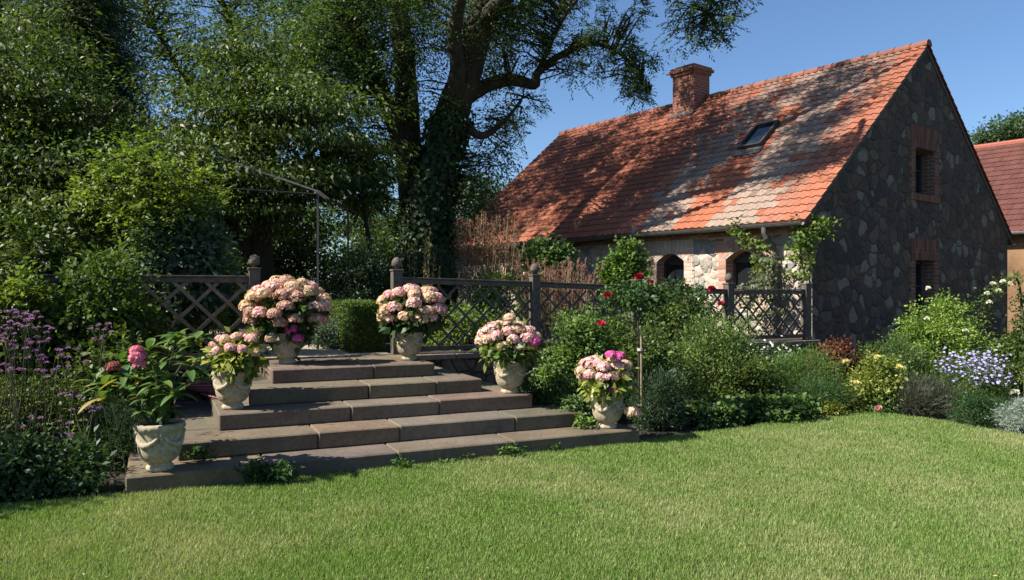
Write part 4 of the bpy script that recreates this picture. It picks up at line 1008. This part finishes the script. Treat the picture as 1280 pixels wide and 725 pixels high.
t = vine('dry grey green climber tangled on the trellis panel below the downpipe', [HP(.9, -.6, .8), HP(.85, -.7, 1.3), HP(.6, -.75, 1.7), HP(.5, -.7, 1.85)], .2, 40, pal=((.10, .12, .07), (.17, .19, .12)))
# grass plumes / rusty seed heads
def seedheads(name, label, px0, px1, ytop, d, n, pal, z0=TZ, cat='plant', ry=.5, hl=.22, stem=DRYSTEM, r=.02, slant=.12):
    x0 = X((px0+px1)/2, d); rx = (px1-px0)/2/F*d; h = Z(ytop, d)-z0; t = thing(name, label, cat, (x0, d, z0)); mb = MB(); P = []; D = []
    for i in range(n):
        bx = x0+random.uniform(-.75, .75)*rx; by = d+random.uniform(-ry, ry); hh = h*random.uniform(.62, 1.02); tx = bx+random.gauss(0, slant)+(bx-x0)*.25; ty = by+random.gauss(0, slant)
        a = Vector((bx, by, z0)); b_ = Vector((tx, ty, z0+hh)); m = (a+b_)/2+Vector((0, 0, .05)); mb.tube([a, m, b_], [.005, .004, .003], 3, cap=False)
        for q in range(34):
            f = random.random(); P.append(b_-(b_-m).normalized()*hl*f+Vector((random.gauss(0, r*(.4+f)), random.gauss(0, r*(.4+f)), 0))); D.append((b_-m).normalized()*.8+Vector((random.gauss(0, .5), random.gauss(0, .5), random.gauss(0, .3))))
    mb.build('stems', stem, t); P = np.array(P); D = np.array(D)
    if n >= 100:
        c, o = ell_points([(x0, d, z0+h*.42, rx*.9, ry, h*.38)], 90, .2); foliage('foliage', c, o, 60, .16, .06, .012, pal, t, PETAL, 1.1, -.7, 0)
    if n < 20:
        for q in range(n): leaves('seed_spike', P[q*34:q*34+34], D[q*34:q*34+34], rdir(34), .07, .022, colmix(34, pal), PETAL, t)
        return t
    leaves('seed_heads', P, D, rdir(len(P)), .045, .016, colmix(len(P), pal), PETAL, t); return t
seedheads('feather_grass', 'rust brown feathery seed heads standing left of the vine on the cottage', 575, 645, 268, 14.6, 150, [(.14, .055, .035), (.25, .12, .08), (.30, .21, .12)])
seedheads('feather_grass', 'shorter pinkish brown seed heads behind the trellis before the pale wall', 645, 745, 325, 13.6, 120, [(.16, .07, .06), (.26, .14, .11)])
shrub('leafy_clump', 'light green leaves in front of the rusty seed heads above the trellis', 585, 640, 322, 13.4, [(.08, .14, .03), (.16, .23, .06)], 60, 50, .15, .08, .035, z0=TZ)
seedheads('hollyhock', 'tall yellowish hollyhock seed stalks in front of the dark bush', 486, 550, 278, 12.6, 9, [(.24, .19, .06), (.34, .28, .10)], hl=1.0, r=.02, slant=.06, ry=.25)
# bushes behind the hedge
shrub('viburnum_bush', 'large grey green rounded bush between the pavilion post and the ball topped post', 396, 492, 292, 12.6, [(.03, .055, .025), (.055, .085, .04), (.085, .12, .06)], 330, 60, .15, .05, .028, z0=TZ, lo=.6)
shrub('viburnum_bush', 'dark grey green bush behind the hollyhock stalks', 475, 590, 290, 14.6, [(.03, .055, .025), (.055, .085, .04), (.08, .11, .055)], 330, 60, .17, .055, .03, z0=TZ, lo=.6)
shrub('thicket', 'bright thicket seen through the lattice of the first right-hand trellis panel', 520, 660, 375, 11.2, [(.07, .12, .025), (.12, .18, .04), (.18, .24, .06)], 150, 50, .16, .06, .03, z0=.6)
shrub('catmint', 'silvery green catmint spilling beside the clipped hedge and gravel path', 395, 440, 396, 11.0, [(.10, .15, .10), (.16, .21, .15)], 90, 70, .09, .04, .015, z0=TZ, up=.2)
# clipped box hedges: dense shell of small leaves
def hedge(label, c0, ex, ey, h, z0, n=14000, pal=((.045, .08, .015), (.085, .135, .025), (.13, .19, .04))):
    c0, ex, ey = Vector(c0), Vector(ex), Vector(ey); ctr = c0+ex/2+ey/2; t = thing('box_hedge', label, 'hedge', (ctr.x, ctr.y, z0))
    mb = MB(); mb.box(c0+ex*.06+ey*.06+Vector((0, 0, z0)), ex*.88, ey*.88, (0, 0, h-.05)); mb.build('twiggy_core', SOIL, t)
    a = rng.random(n); b_ = rng.random(n); q = rng.integers(0, 6, n); E = np.array(ex); Y = np.array(ey); O = np.array(c0)
    zz = rng.random(n)*h; top = q < 2
    P = np.where((q == 2)[:, None], O+a[:, None]*E, np.where((q == 3)[:, None], O+a[:, None]*E+Y, np.where((q == 4)[:, None], O+b_[:, None]*Y, np.where((q == 5)[:, None], O+E+b_[:, None]*Y, O+a[:, None]*E+b_[:, None]*Y))))
    P[:, 2] = z0+np.where(top, h, zz)
    ctrn = np.array([ctr.x, ctr.y, z0+h/2]); on = np.zeros((n, 3)); en = E/np.linalg.norm(E); yn = Y/np.linalg.norm(Y)
    on[top] = (0, 0, 1); on[q == 2] = -yn; on[q == 3] = yn; on[q == 4] = -en; on[q == 5] = en
    P += on*rng.normal(-.012, .016, n)[:, None]
    leaves('foliage', P, on*.5+rdir(n)*.7+np.array([0, 0, .25]), on+rdir(n)*.6, .034, .02, colmix(n, pal), LEAF, t)
hedge('clipped box hedge block beside the gravel path and ball topped post', uv(2.33, 10.15), U*.46, Vv*1.6, .66, TZ, 22000)
hedge('long clipped hedge in shade behind the left trellis fence', uv(-4.5, 10.5), U*5.4, Vv*.7, .68, TZ, 34000)

# left side shrubs
shrub('hazel_shrub', 'bright yellow green shrub at the far left below the dark plum tree', -40, 78, 300, 7.9, LT, 240, 48, .16, .075, .04, z0=.1, ry=.6)
shrub('currant_shrub', 'sunlit green shrub left of the shaded trellis fence', 60, 205, 292, 8.2, [(.03, .055, .01), (.06, .10, .018), (.13, .18, .03)], 270, 50, .17, .07, .042, z0=.1, ry=.5)
shrub('elder_shrub', 'dark green elder shrub between the bright edge shrub and the lime acacia', 5, 130, 222, 9.2, DK, 330, 55, .2, .07, .038, z0=.3, ry=.6, mat=GLOSSY)
shrub('dark_bush', 'dark bush below the sunlit shrub, behind the pale pink verbena', 70, 190, 385, 7.7, DK, 200, 50, .15, .06, .04, z0=0)
shrub('lilac_shrub', 'grey green leaved shrub in front of the cherry tree, above the trellis', 175, 285, 244, 9.9, [(.05, .085, .05), (.085, .13, .08), (.13, .18, .12)], 200, 50, .2, .10, .06, z0=TZ+.6, mat=GLOSSY)
tree('golden_acacia', 'lime yellow acacia glowing in the sun before the dark cherry tree', (X(205, 9.9), 9.9, TZ), [[(X(205, 9.9), 9.9, TZ, .09), (X(200, 9.9), 9.9, 2.2, .07), (X(190, 9.8), 9.8, 3.3, .03)]],
     [blob(190, 225, 9.5, .65, .4, .38), blob(160, 212, 9.5, .42, .4, .3), blob(232, 245, 9.5, .42, .4, .2), blob(180, 262, 9.5, .6, .4, .25), blob(120, 235, 9.6, .4, .3, .2)], 105, 56, .22, .065, .028, [(.07, .11, .015), (.13, .19, .022), (.20, .26, .035)], 'spray')
shrub('laurel_bush', 'pale leaved shrub peeping between the trellis and the grey lilac', 235, 300, 288, 11.6, LT, 70, 40, .17, .09, .045, z0=TZ+.3)
# shade hedge left of the frame (keeps the left bed in shade, as in the photograph)
shrub('yew_bush', 'tall dark yew bush left of the verbena bed', 0, 0, 0, 5.2, DK, 420, 55, .22, .08, .04, x=-6.3, rx=1.3, ry=1.2, h=3.1)
shrub('yew_bush', 'second tall yew bush farther back at the left edge', 0, 0, 0, 7.6, DK, 420, 55, .22, .08, .04, x=-7.2, rx=1.5, ry=1.3, h=4.0)
# dark ground cover of the left bed
shrub('periwinkle', 'dark glossy low plants at the front of the left bed by the lawn', 0, 0, 0, 5.95, [(.02, .045, .015), (.04, .085, .025), (.07, .12, .045)], 120, 50, .11, .065, .028, x=-3.75, rx=.62, ry=.28, h=.5, mat=GLOSSY)
shrub('periwinkle', 'dark glossy plants at the far left corner of the bed', 0, 0, 0, 6.05, [(.02, .045, .015), (.04, .085, .025), (.08, .13, .05)], 110, 50, .11, .07, .028, x=-4.7, rx=.6, ry=.35, h=.55, mat=GLOSSY)
shrub('salvia', 'dark leafy salvia clump behind the glossy plants of the left bed', 0, 0, 0, 6.9, DK, 160, 55, .13, .05, .022, x=-4.35, rx=.75, ry=.4, h=.95)
shrub('salvia', 'wispy dark clump beside the left end of the steps', 0, 0, 0, 6.9, [(.03, .06, .03), (.06, .10, .05)], 80, 50, .12, .07, .008, x=-3.55, rx=.35, ry=.3, h=.62, up=0, droop=-.6)
# verbena: thin stems carrying purple heads
def verbena(label, px0, px1, y0, y1, d, n, z0=0):
    x0 = X((px0+px1)/2, d); t = thing('verbena', label, 'flowers', (x0, d, z0), 'purple verbenas in the left bed'); mb = MB()
    heads = []
    for i in range(n):
        px = random.uniform(px0, px1); dd = d+random.uniform(-.25, .25); hz = Z(random.uniform(y0, y1), dd); hx = X(px, dd); bx = hx+random.gauss(0, .15)
        a = Vector((bx, dd, z0)); b_ = Vector((hx, dd, hz)); m = (a+b_)/2+Vector((random.gauss(0, .04), 0, 0)); mb.tube([a, m, b_], [.005, .004, .0025], 4, cap=False)
        for sgn in (-1, 1):
            if random.random() < .6:
                e = b_+Vector((sgn*random.uniform(.05, .1), random.gauss(0, .03), random.uniform(-.05, .04))); mb.tube([m*.25+b_*.75, e], [.002, .0018], 3, cap=False); heads.append(e)
        heads.append(b_)
    mb.build('stems', STEM, t)
    for h_ in heads[:95]:
        n_ = 46; dd = rdir(n_); dd[:, 2] = np.abs(dd[:, 2]); r = random.uniform(.011, .022)
        leaves('flower_head', np.array(h_)+dd*r*np.array([1, 1, .55]), dd+rdir(n_)*.4, dd, .011, .010, colmix(n_, [(.26, .10, .34), (.40, .20, .48)], None, .15), PETAL, t)
    return t
verbena('tall purple verbena on thin stems at the left edge', 2, 50, 385, 470, 6.7, 24)
verbena('purple verbena heads rising beside the big leafed potted plant', 50, 130, 405, 500, 6.6, 15)
verbena('low scattered purple verbena above the dark left bed', 20, 130, 510, 575, 6.2, 9)

# ------------------------------------------------------------------ urns and hydrangeas
PROF = [(.0, 0), (.098, 0), (.102, .02), (.098, .035), (.088, .042), (.083, .055), (.09, .062), (.108, .075), (.135, .105), (.150, .145), (.156, .19), (.158, .24), (.160, .285), (.168, .31), (.182, .325), (.186, .345), (.180, .362), (.150, .366), (.145, .34), (.0, .335)]
def urn(root, p, sc=1., rot=0.):
    mb = MB()
    def flute(th, z): return (.004*sc*abs(math.sin(9*(th+rot))) if .07*sc < z < .2*sc else 0)+(.0035*sc*math.sin(24*th) if .318*sc < z < .36*sc else 0)
    mb.lathe(p, [(r*sc, z*sc) for r, z in PROF], 72, mod=flute); u = mb.build('urn', URN, root, smooth=True)
    g = MB()                                              # four hanging swags with knots and rosettes
    for k in range(4):
        t0 = rot+k*math.pi/2; pts = []; rad = []
        for i in range(13):
            f = i/12; th = t0+f*math.pi/2; z = .292-.085*math.sin(math.pi*f); r = .160+.008*(1-abs(2*f-1)) - (.003 if z < .24 else 0)
            pts.append((p[0]+r*sc*math.cos(th), p[1]+r*sc*math.sin(th), p[2]+z*sc)); rad.append(sc*(.009+.014*math.sin(math.pi*f)*(1+.18*(-1)**i)))
        g.tube(pts, rad, 8)
        for (dz, rr) in ((.29, .021), (.262, .014), (.238, .011), (.216, .007)):
            c = Vector((p[0]+.166*sc*math.cos(t0), p[1]+.166*sc*math.sin(t0), p[2]+dz*sc)); g.tube([c-Vector((0, 0, rr*sc)), c-Vector((0, 0, rr*.4*sc)), c+Vector((0, 0, rr*.4*sc)), c+Vector((0, 0, rr*sc))], [rr*.45*sc, rr*sc, rr*sc, rr*.45*sc], 8)
    g.build('garland', URN, u, smooth=True)
    s_ = MB(); s_.lathe((p[0], p[1], p[2]+.338*sc), [(0, 0), (.14*sc, 0), (.14*sc, .006), (.05, .018), (0, .02)], 20); s_.build('potting_soil', SOIL, root)
HCOL = {'rust': [(.25, .07, .06), (.4, .14, .10)], 'hot': [(.62, .12, .22), (.78, .26, .34)], 'cream': [(.64, .43, .27), (.74, .54, .38), (.74, .44, .37)], 'pink': [(.74, .32, .35), (.80, .46, .45), (.78, .56, .48)], 'deep': [(.62, .22, .32), (.75, .36, .42)], 'magenta': [(.62, .08, .30), (.75, .16, .42)], 'dull': [(.46, .27, .19), (.60, .38, .29), (.58, .28, .26)]}
def head(root, c, r, kind):
    n = 165; ax = rng.uniform(.86, 1.14, 3); d = rdir(n); d[:, 2] = np.where(d[:, 2] < -.35, -d[:, 2], d[:, 2]); c = np.array(c); lump = 1+.10*np.sin(d[:, 0]*5+c[0]*9)*np.cos(d[:, 1]*6)
    ctr = c+d*(r*lump*rng.uniform(.86, 1.08, n))[:, None]*np.array([1, 1, .8])*ax
    A = nrm(np.cross(d, rdir(n))); B = np.cross(d, A); col = colmix(n, HCOL[kind], None, .12)
    P, D, N, Co = [], [], [], []
    for k in range(4):
        a = k*math.pi/2; dd = A*math.cos(a)+B*math.sin(a)+d*.28; P.append(ctr); D.append(dd); N.append(d+rdir(n)*.25); Co.append(col*rng.uniform(.88, 1.08, (n, 1)))
    leaves('flower_head', np.concatenate(P), np.concatenate(D), np.concatenate(N), .021, .022, np.concatenate(Co), PETAL, root, fold=-.15, wide=.6)
def hydrangea(label, p, sc, rx, rz, zc, n, kinds, dx=0., r=(.07, .095), extra=(), leafpal=((.05, .09, .02), (.10, .16, .035), (.20, .22, .06)), rot=.3, nleaf=26, flat=False):
    t = thing('potted_hydrangea', label, 'potted plant', p, 'potted hydrangeas standing on the steps'); urn(t, p, sc, rot)
    base = np.array([p[0], p[1], p[2]+.35*sc]); ctr = np.array([p[0]+dx, p[1], p[2]+zc]); hs = []
    tries = 0
    while len(hs) < n and tries < 4000:
        tries += 1; d = rdir(1)[0]
        if d[2] < -.5: continue
        if d[1] > .55: continue
        q = ctr+d*np.array([rx, rx*.85, rz])
        if all(np.linalg.norm(q-h_) > r[0]*1.45 for h_ in hs): hs.append(q)
    mb = MB()
    for h_ in hs: mb.tube([base+rng.normal(0, .03, 3)*np.array([1, 1, 0]), (base+h_)/2+np.array([0, 0, .04]), h_], [.006, .005, .004], 5, cap=False)
    mb.build('stems', STEM, t)
    for h_ in hs: head(t, h_, random.uniform(*r), random.choice(kinds))
    for (ex, ez, rr, kd) in extra: q = np.array([p[0]+ex, p[1]-.18, p[2]+ez]); head(t, q, rr, kd)
    c, o = ell_points([(ctr[0], ctr[1], ctr[2]-.08, rx*.85, rx*.75, rz*.95)], nleaf, .3); foliage('foliage', c, o, 26, .12, .10, .06, list(leafpal), t, LEAF, .8, .2, .6)
    return t
def onstep(px, py, z): d = (1.6-z)*F/(py-HZ); return (X(px, d), d, z)
P2 = onstep(291, 511, .45); P3 = onstep(359, 455, .75); P4 = tuple(uv(2.75, 8.92, .75)); P5 = onstep(637, 491.5, .45); P6 = onstep(759, 535, .15); P1 = onstep(200, 587, .15)
hydrangea('urn with sparse pale pink hydrangea on the third step, left side', P2, 1.02, .22, .12, .58, 15, ['pink', 'pink', 'cream'], .05, (.042, .06), leafpal=((.09, .14, .02), (.2, .24, .04), (.3, .3, .07)), nleaf=30)
hydrangea('urn with the widest cream and dull pink hydrangea, top step left', P3, 1.0, .43, .31, .63, 36, ['cream', 'cream', 'dull', 'pink', 'dull'], 0., (.075, .10), extra=((.10, .40, .075, 'magenta'), (.17, .30, .06, 'magenta'), (-.32, .36, .075, 'pink'), (-.12, .30, .08, 'pink')), nleaf=44, leafpal=((.03, .06, .015), (.06, .10, .03)))
hydrangea('urn with round pink and cream hydrangea beside the ball topped post', P4, .95, .36, .24, .62, 28, ['cream', 'pink', 'pink', 'cream'], .03, (.075, .10), nleaf=40, leafpal=((.03, .06, .015), (.06, .10, .03)))
hydrangea('urn with flat topped salmon pink hydrangea on the third step, right side', P5, 1.0, .31, .15, .60, 24, ['pink', 'pink', 'pink', 'cream'], -.01, (.065, .085), extra=((.0, .84, .06, 'cream'), (.27, .58, .07, 'magenta')), nleaf=34)
hydrangea('urn with hydrangea topped by magenta blooms at the right end of the lowest step', P6, .98, .24, .14, .58, 16, ['pink', 'pink', 'cream'], -.03, (.06, .08), extra=((.02, .78, .055, 'magenta'), (.10, .76, .055, 'magenta'), (.24, .19, .075, 'cream'), (.04, .42, .045, 'magenta')), leafpal=((.10, .15, .02), (.22, .27, .05), (.32, .33, .10)), nleaf=40)
# big leaved plant in the lowest urn
def long_leaf(P, D, L, W, N, cols, nseg=5, droop=.35):
    D = D.normalized(); S = D.cross(N).normalized(); N = S.cross(D); vs = []; fs = []
    for i in range(nseg+1):
        f = i/nseg; w = W*math.sin(math.pi*min(1, .06+f*.94))**.8*.5; c = P+D*L*f-Vector((0, 0, droop*L*f*f)); vs += [c+S*w+N*w*.35, c, c-S*w+N*w*.35]
    for i in range(nseg):
        a = i*3; fs += [(a, a+1, a+4, a+3), (a+1, a+2, a+5, a+4)]
    return vs, fs, cols
t = thing('potted_shrub', 'urn with long leaved plant and one deep pink bloom, lower left step corner', 'potted plant', P1); urn(t, P1, 1.04, .5)
lm = MB(); sm = MB(); b0 = Vector(P1)+Vector((0, 0, .35))
tips = [(-.52, -.05, .62), (-.40, .1, .78), (-.25, -.15, .70), (-.14, .1, .86), (.02, -.1, .76), (.12, .05, .98), (.10, -.2, .66), (.26, .05, .90), (.36, -.1, .80), (.22, -.2, .55), (-.05, -.2, .55), (-.3, 0, .55), (.0, .15, .9), (-.42, -.15, .5), (.3, .15, .66), (-.15, -.1, .42), (.12, -.1, .4), (.34, .0, .98), (.06, .0, .62), (-.2, .12, .64)]
for (tx, ty, tz) in tips:
    e = Vector(P1)+Vector((tx, ty, tz*1.06+.06)); m = (b0+e)/2+Vector((-tx*.12, 0, .05)); sm.tube([b0+Vector((tx*.12, ty*.2, 0)), m, e], [.009, .007, .004], 5, cap=False)
    for k in range(13):
        a = k*2.4+random.random(); el = random.uniform(-.25, .75) if k > 3 else random.uniform(.5, 1.1); d = Vector((math.cos(a)*math.cos(el), math.sin(a)*math.cos(el), math.sin(el)))
        q = random.random(); col = tuple(np.array([.045, .11, .025])*(1-q)+np.array([.14, .21, .05])*q) if random.random() > .12 else (.30, .24, .06)
        L_ = random.uniform(.12, .21); base = e-(e-m).normalized()*random.uniform(0, .13)
        lm.add(*long_leaf(base, d, L_, L_*.36, Vector((0, 0, 1)), col))
sm.build('stems', STEM, t); lm.build('foliage', GLOSSY, t, smooth=True)
for (dx, dz, r, k) in ((-.09, .97, .045, 'hot'), (-.08, .92, .062, 'hot'), (-.065, .87, .05, 'hot')): head(t, (P1[0]+dx, P1[1]-.2, P1[2]+dz), r, k)
head(t, (P1[0]-.3, P1[1]-.15, P1[2]+.84), .05, 'rust')
mb = MB(); mb.box((P1[0]-.02+.04, P1[1]-.06, P1[2]+.36), (.022, 0, 0), (0, .003, 0), (.004, 0, .12), (.5, .55, .55)); mb.build('plant_tag', MORTAR, t)

# ------------------------------------------------------------------ small things: hose, weeds in the step joints
t = MB()
c = uv(.35, 9.2, .17); t_ = []
cc = uv(.25, 8.7, .32)
for k in range(5):
    pts = []
    for i in range(25):
        a = 2*math.pi*i/24; r = .30+.03*k+.02*math.sin(3*a+k); p = uv(.62, 9.1, .47+.02*k+.012*math.sin(2*a+k)); pts.append((p.x+r*math.cos(a)*1.0, p.y+r*math.sin(a)*.55, p.z))
    t.tube(pts, .011, 6)
t.tube([uv(.4, 8.9, .475), uv(.6, 8.4, .466), uv(.75, 8.8, .466), uv(.9, 9.2, .5)], .011, 6)
tag(t.build('garden_hose', HOSEM, None, smooth=True), 'coiled dull red garden hose lying behind the urns left of the steps', 'hose')
def weed(label, px, py, n, L, W, h, pal, name='weed', z=0., w=.09):
    d = gd(py, z); x = X(px, d); t = thing(name, label, 'weed', (x, d, z)); c = np.array([x, d, z])+np.stack([rng.normal(0, w, n), rng.normal(-.02, .02, n), rng.random(n)*h+.015], 1)
    foliage('foliage', c, nrm(c-np.array([x, d, z-.05])), 9, .035, L, W, pal, t, up=.5)
    mb = MB()
    for q in c[::3]: mb.tube([(x+rng.normal(0, w*.3), d-.02, z), tuple(q)], [.003, .002], 3, cap=False)
    mb.build('stems', STEM, t)
FP = [(.04, .09, .02), (.10, .18, .035)]
weed('dark green fern tuft growing at the foot of the lowest step', 337, 606, 40, .07, .028, .16, [(.025, .06, .015), (.05, .11, .025)], 'fern', w=.12)
weed('small leafy weed at the middle of the lowest step', 637, 573, 16, .045, .03, .10, FP, w=.06)
weed('thin weed at the lowest step between fern and middle weed', 505, 588, 12, .04, .025, .07, FP, w=.07)
weed('sprig of weed growing before the rightmost urn', 733, 536, 16, .045, .032, .14, [(.08, .15, .03), (.15, .24, .05)], z=.15, w=.035)
weed('sparse weed against the riser of the second step on the left', 250, 577, 12, .05, .03, .10, [(.03, .07, .02), (.06, .11, .03)], z=.15, w=.05)
weed('low string of tiny weeds along the right half of the lowest step', 585, 577, 18, .03, .02, .04, FP, w=.2)
weed('tiny tuft at the step foot near its right end', 690, 566, 8, .03, .015, .06, FP, w=.03)
weed('creeping weed at the step foot left of the middle weed', 560, 581, 10, .03, .02, .03, FP, w=.12)
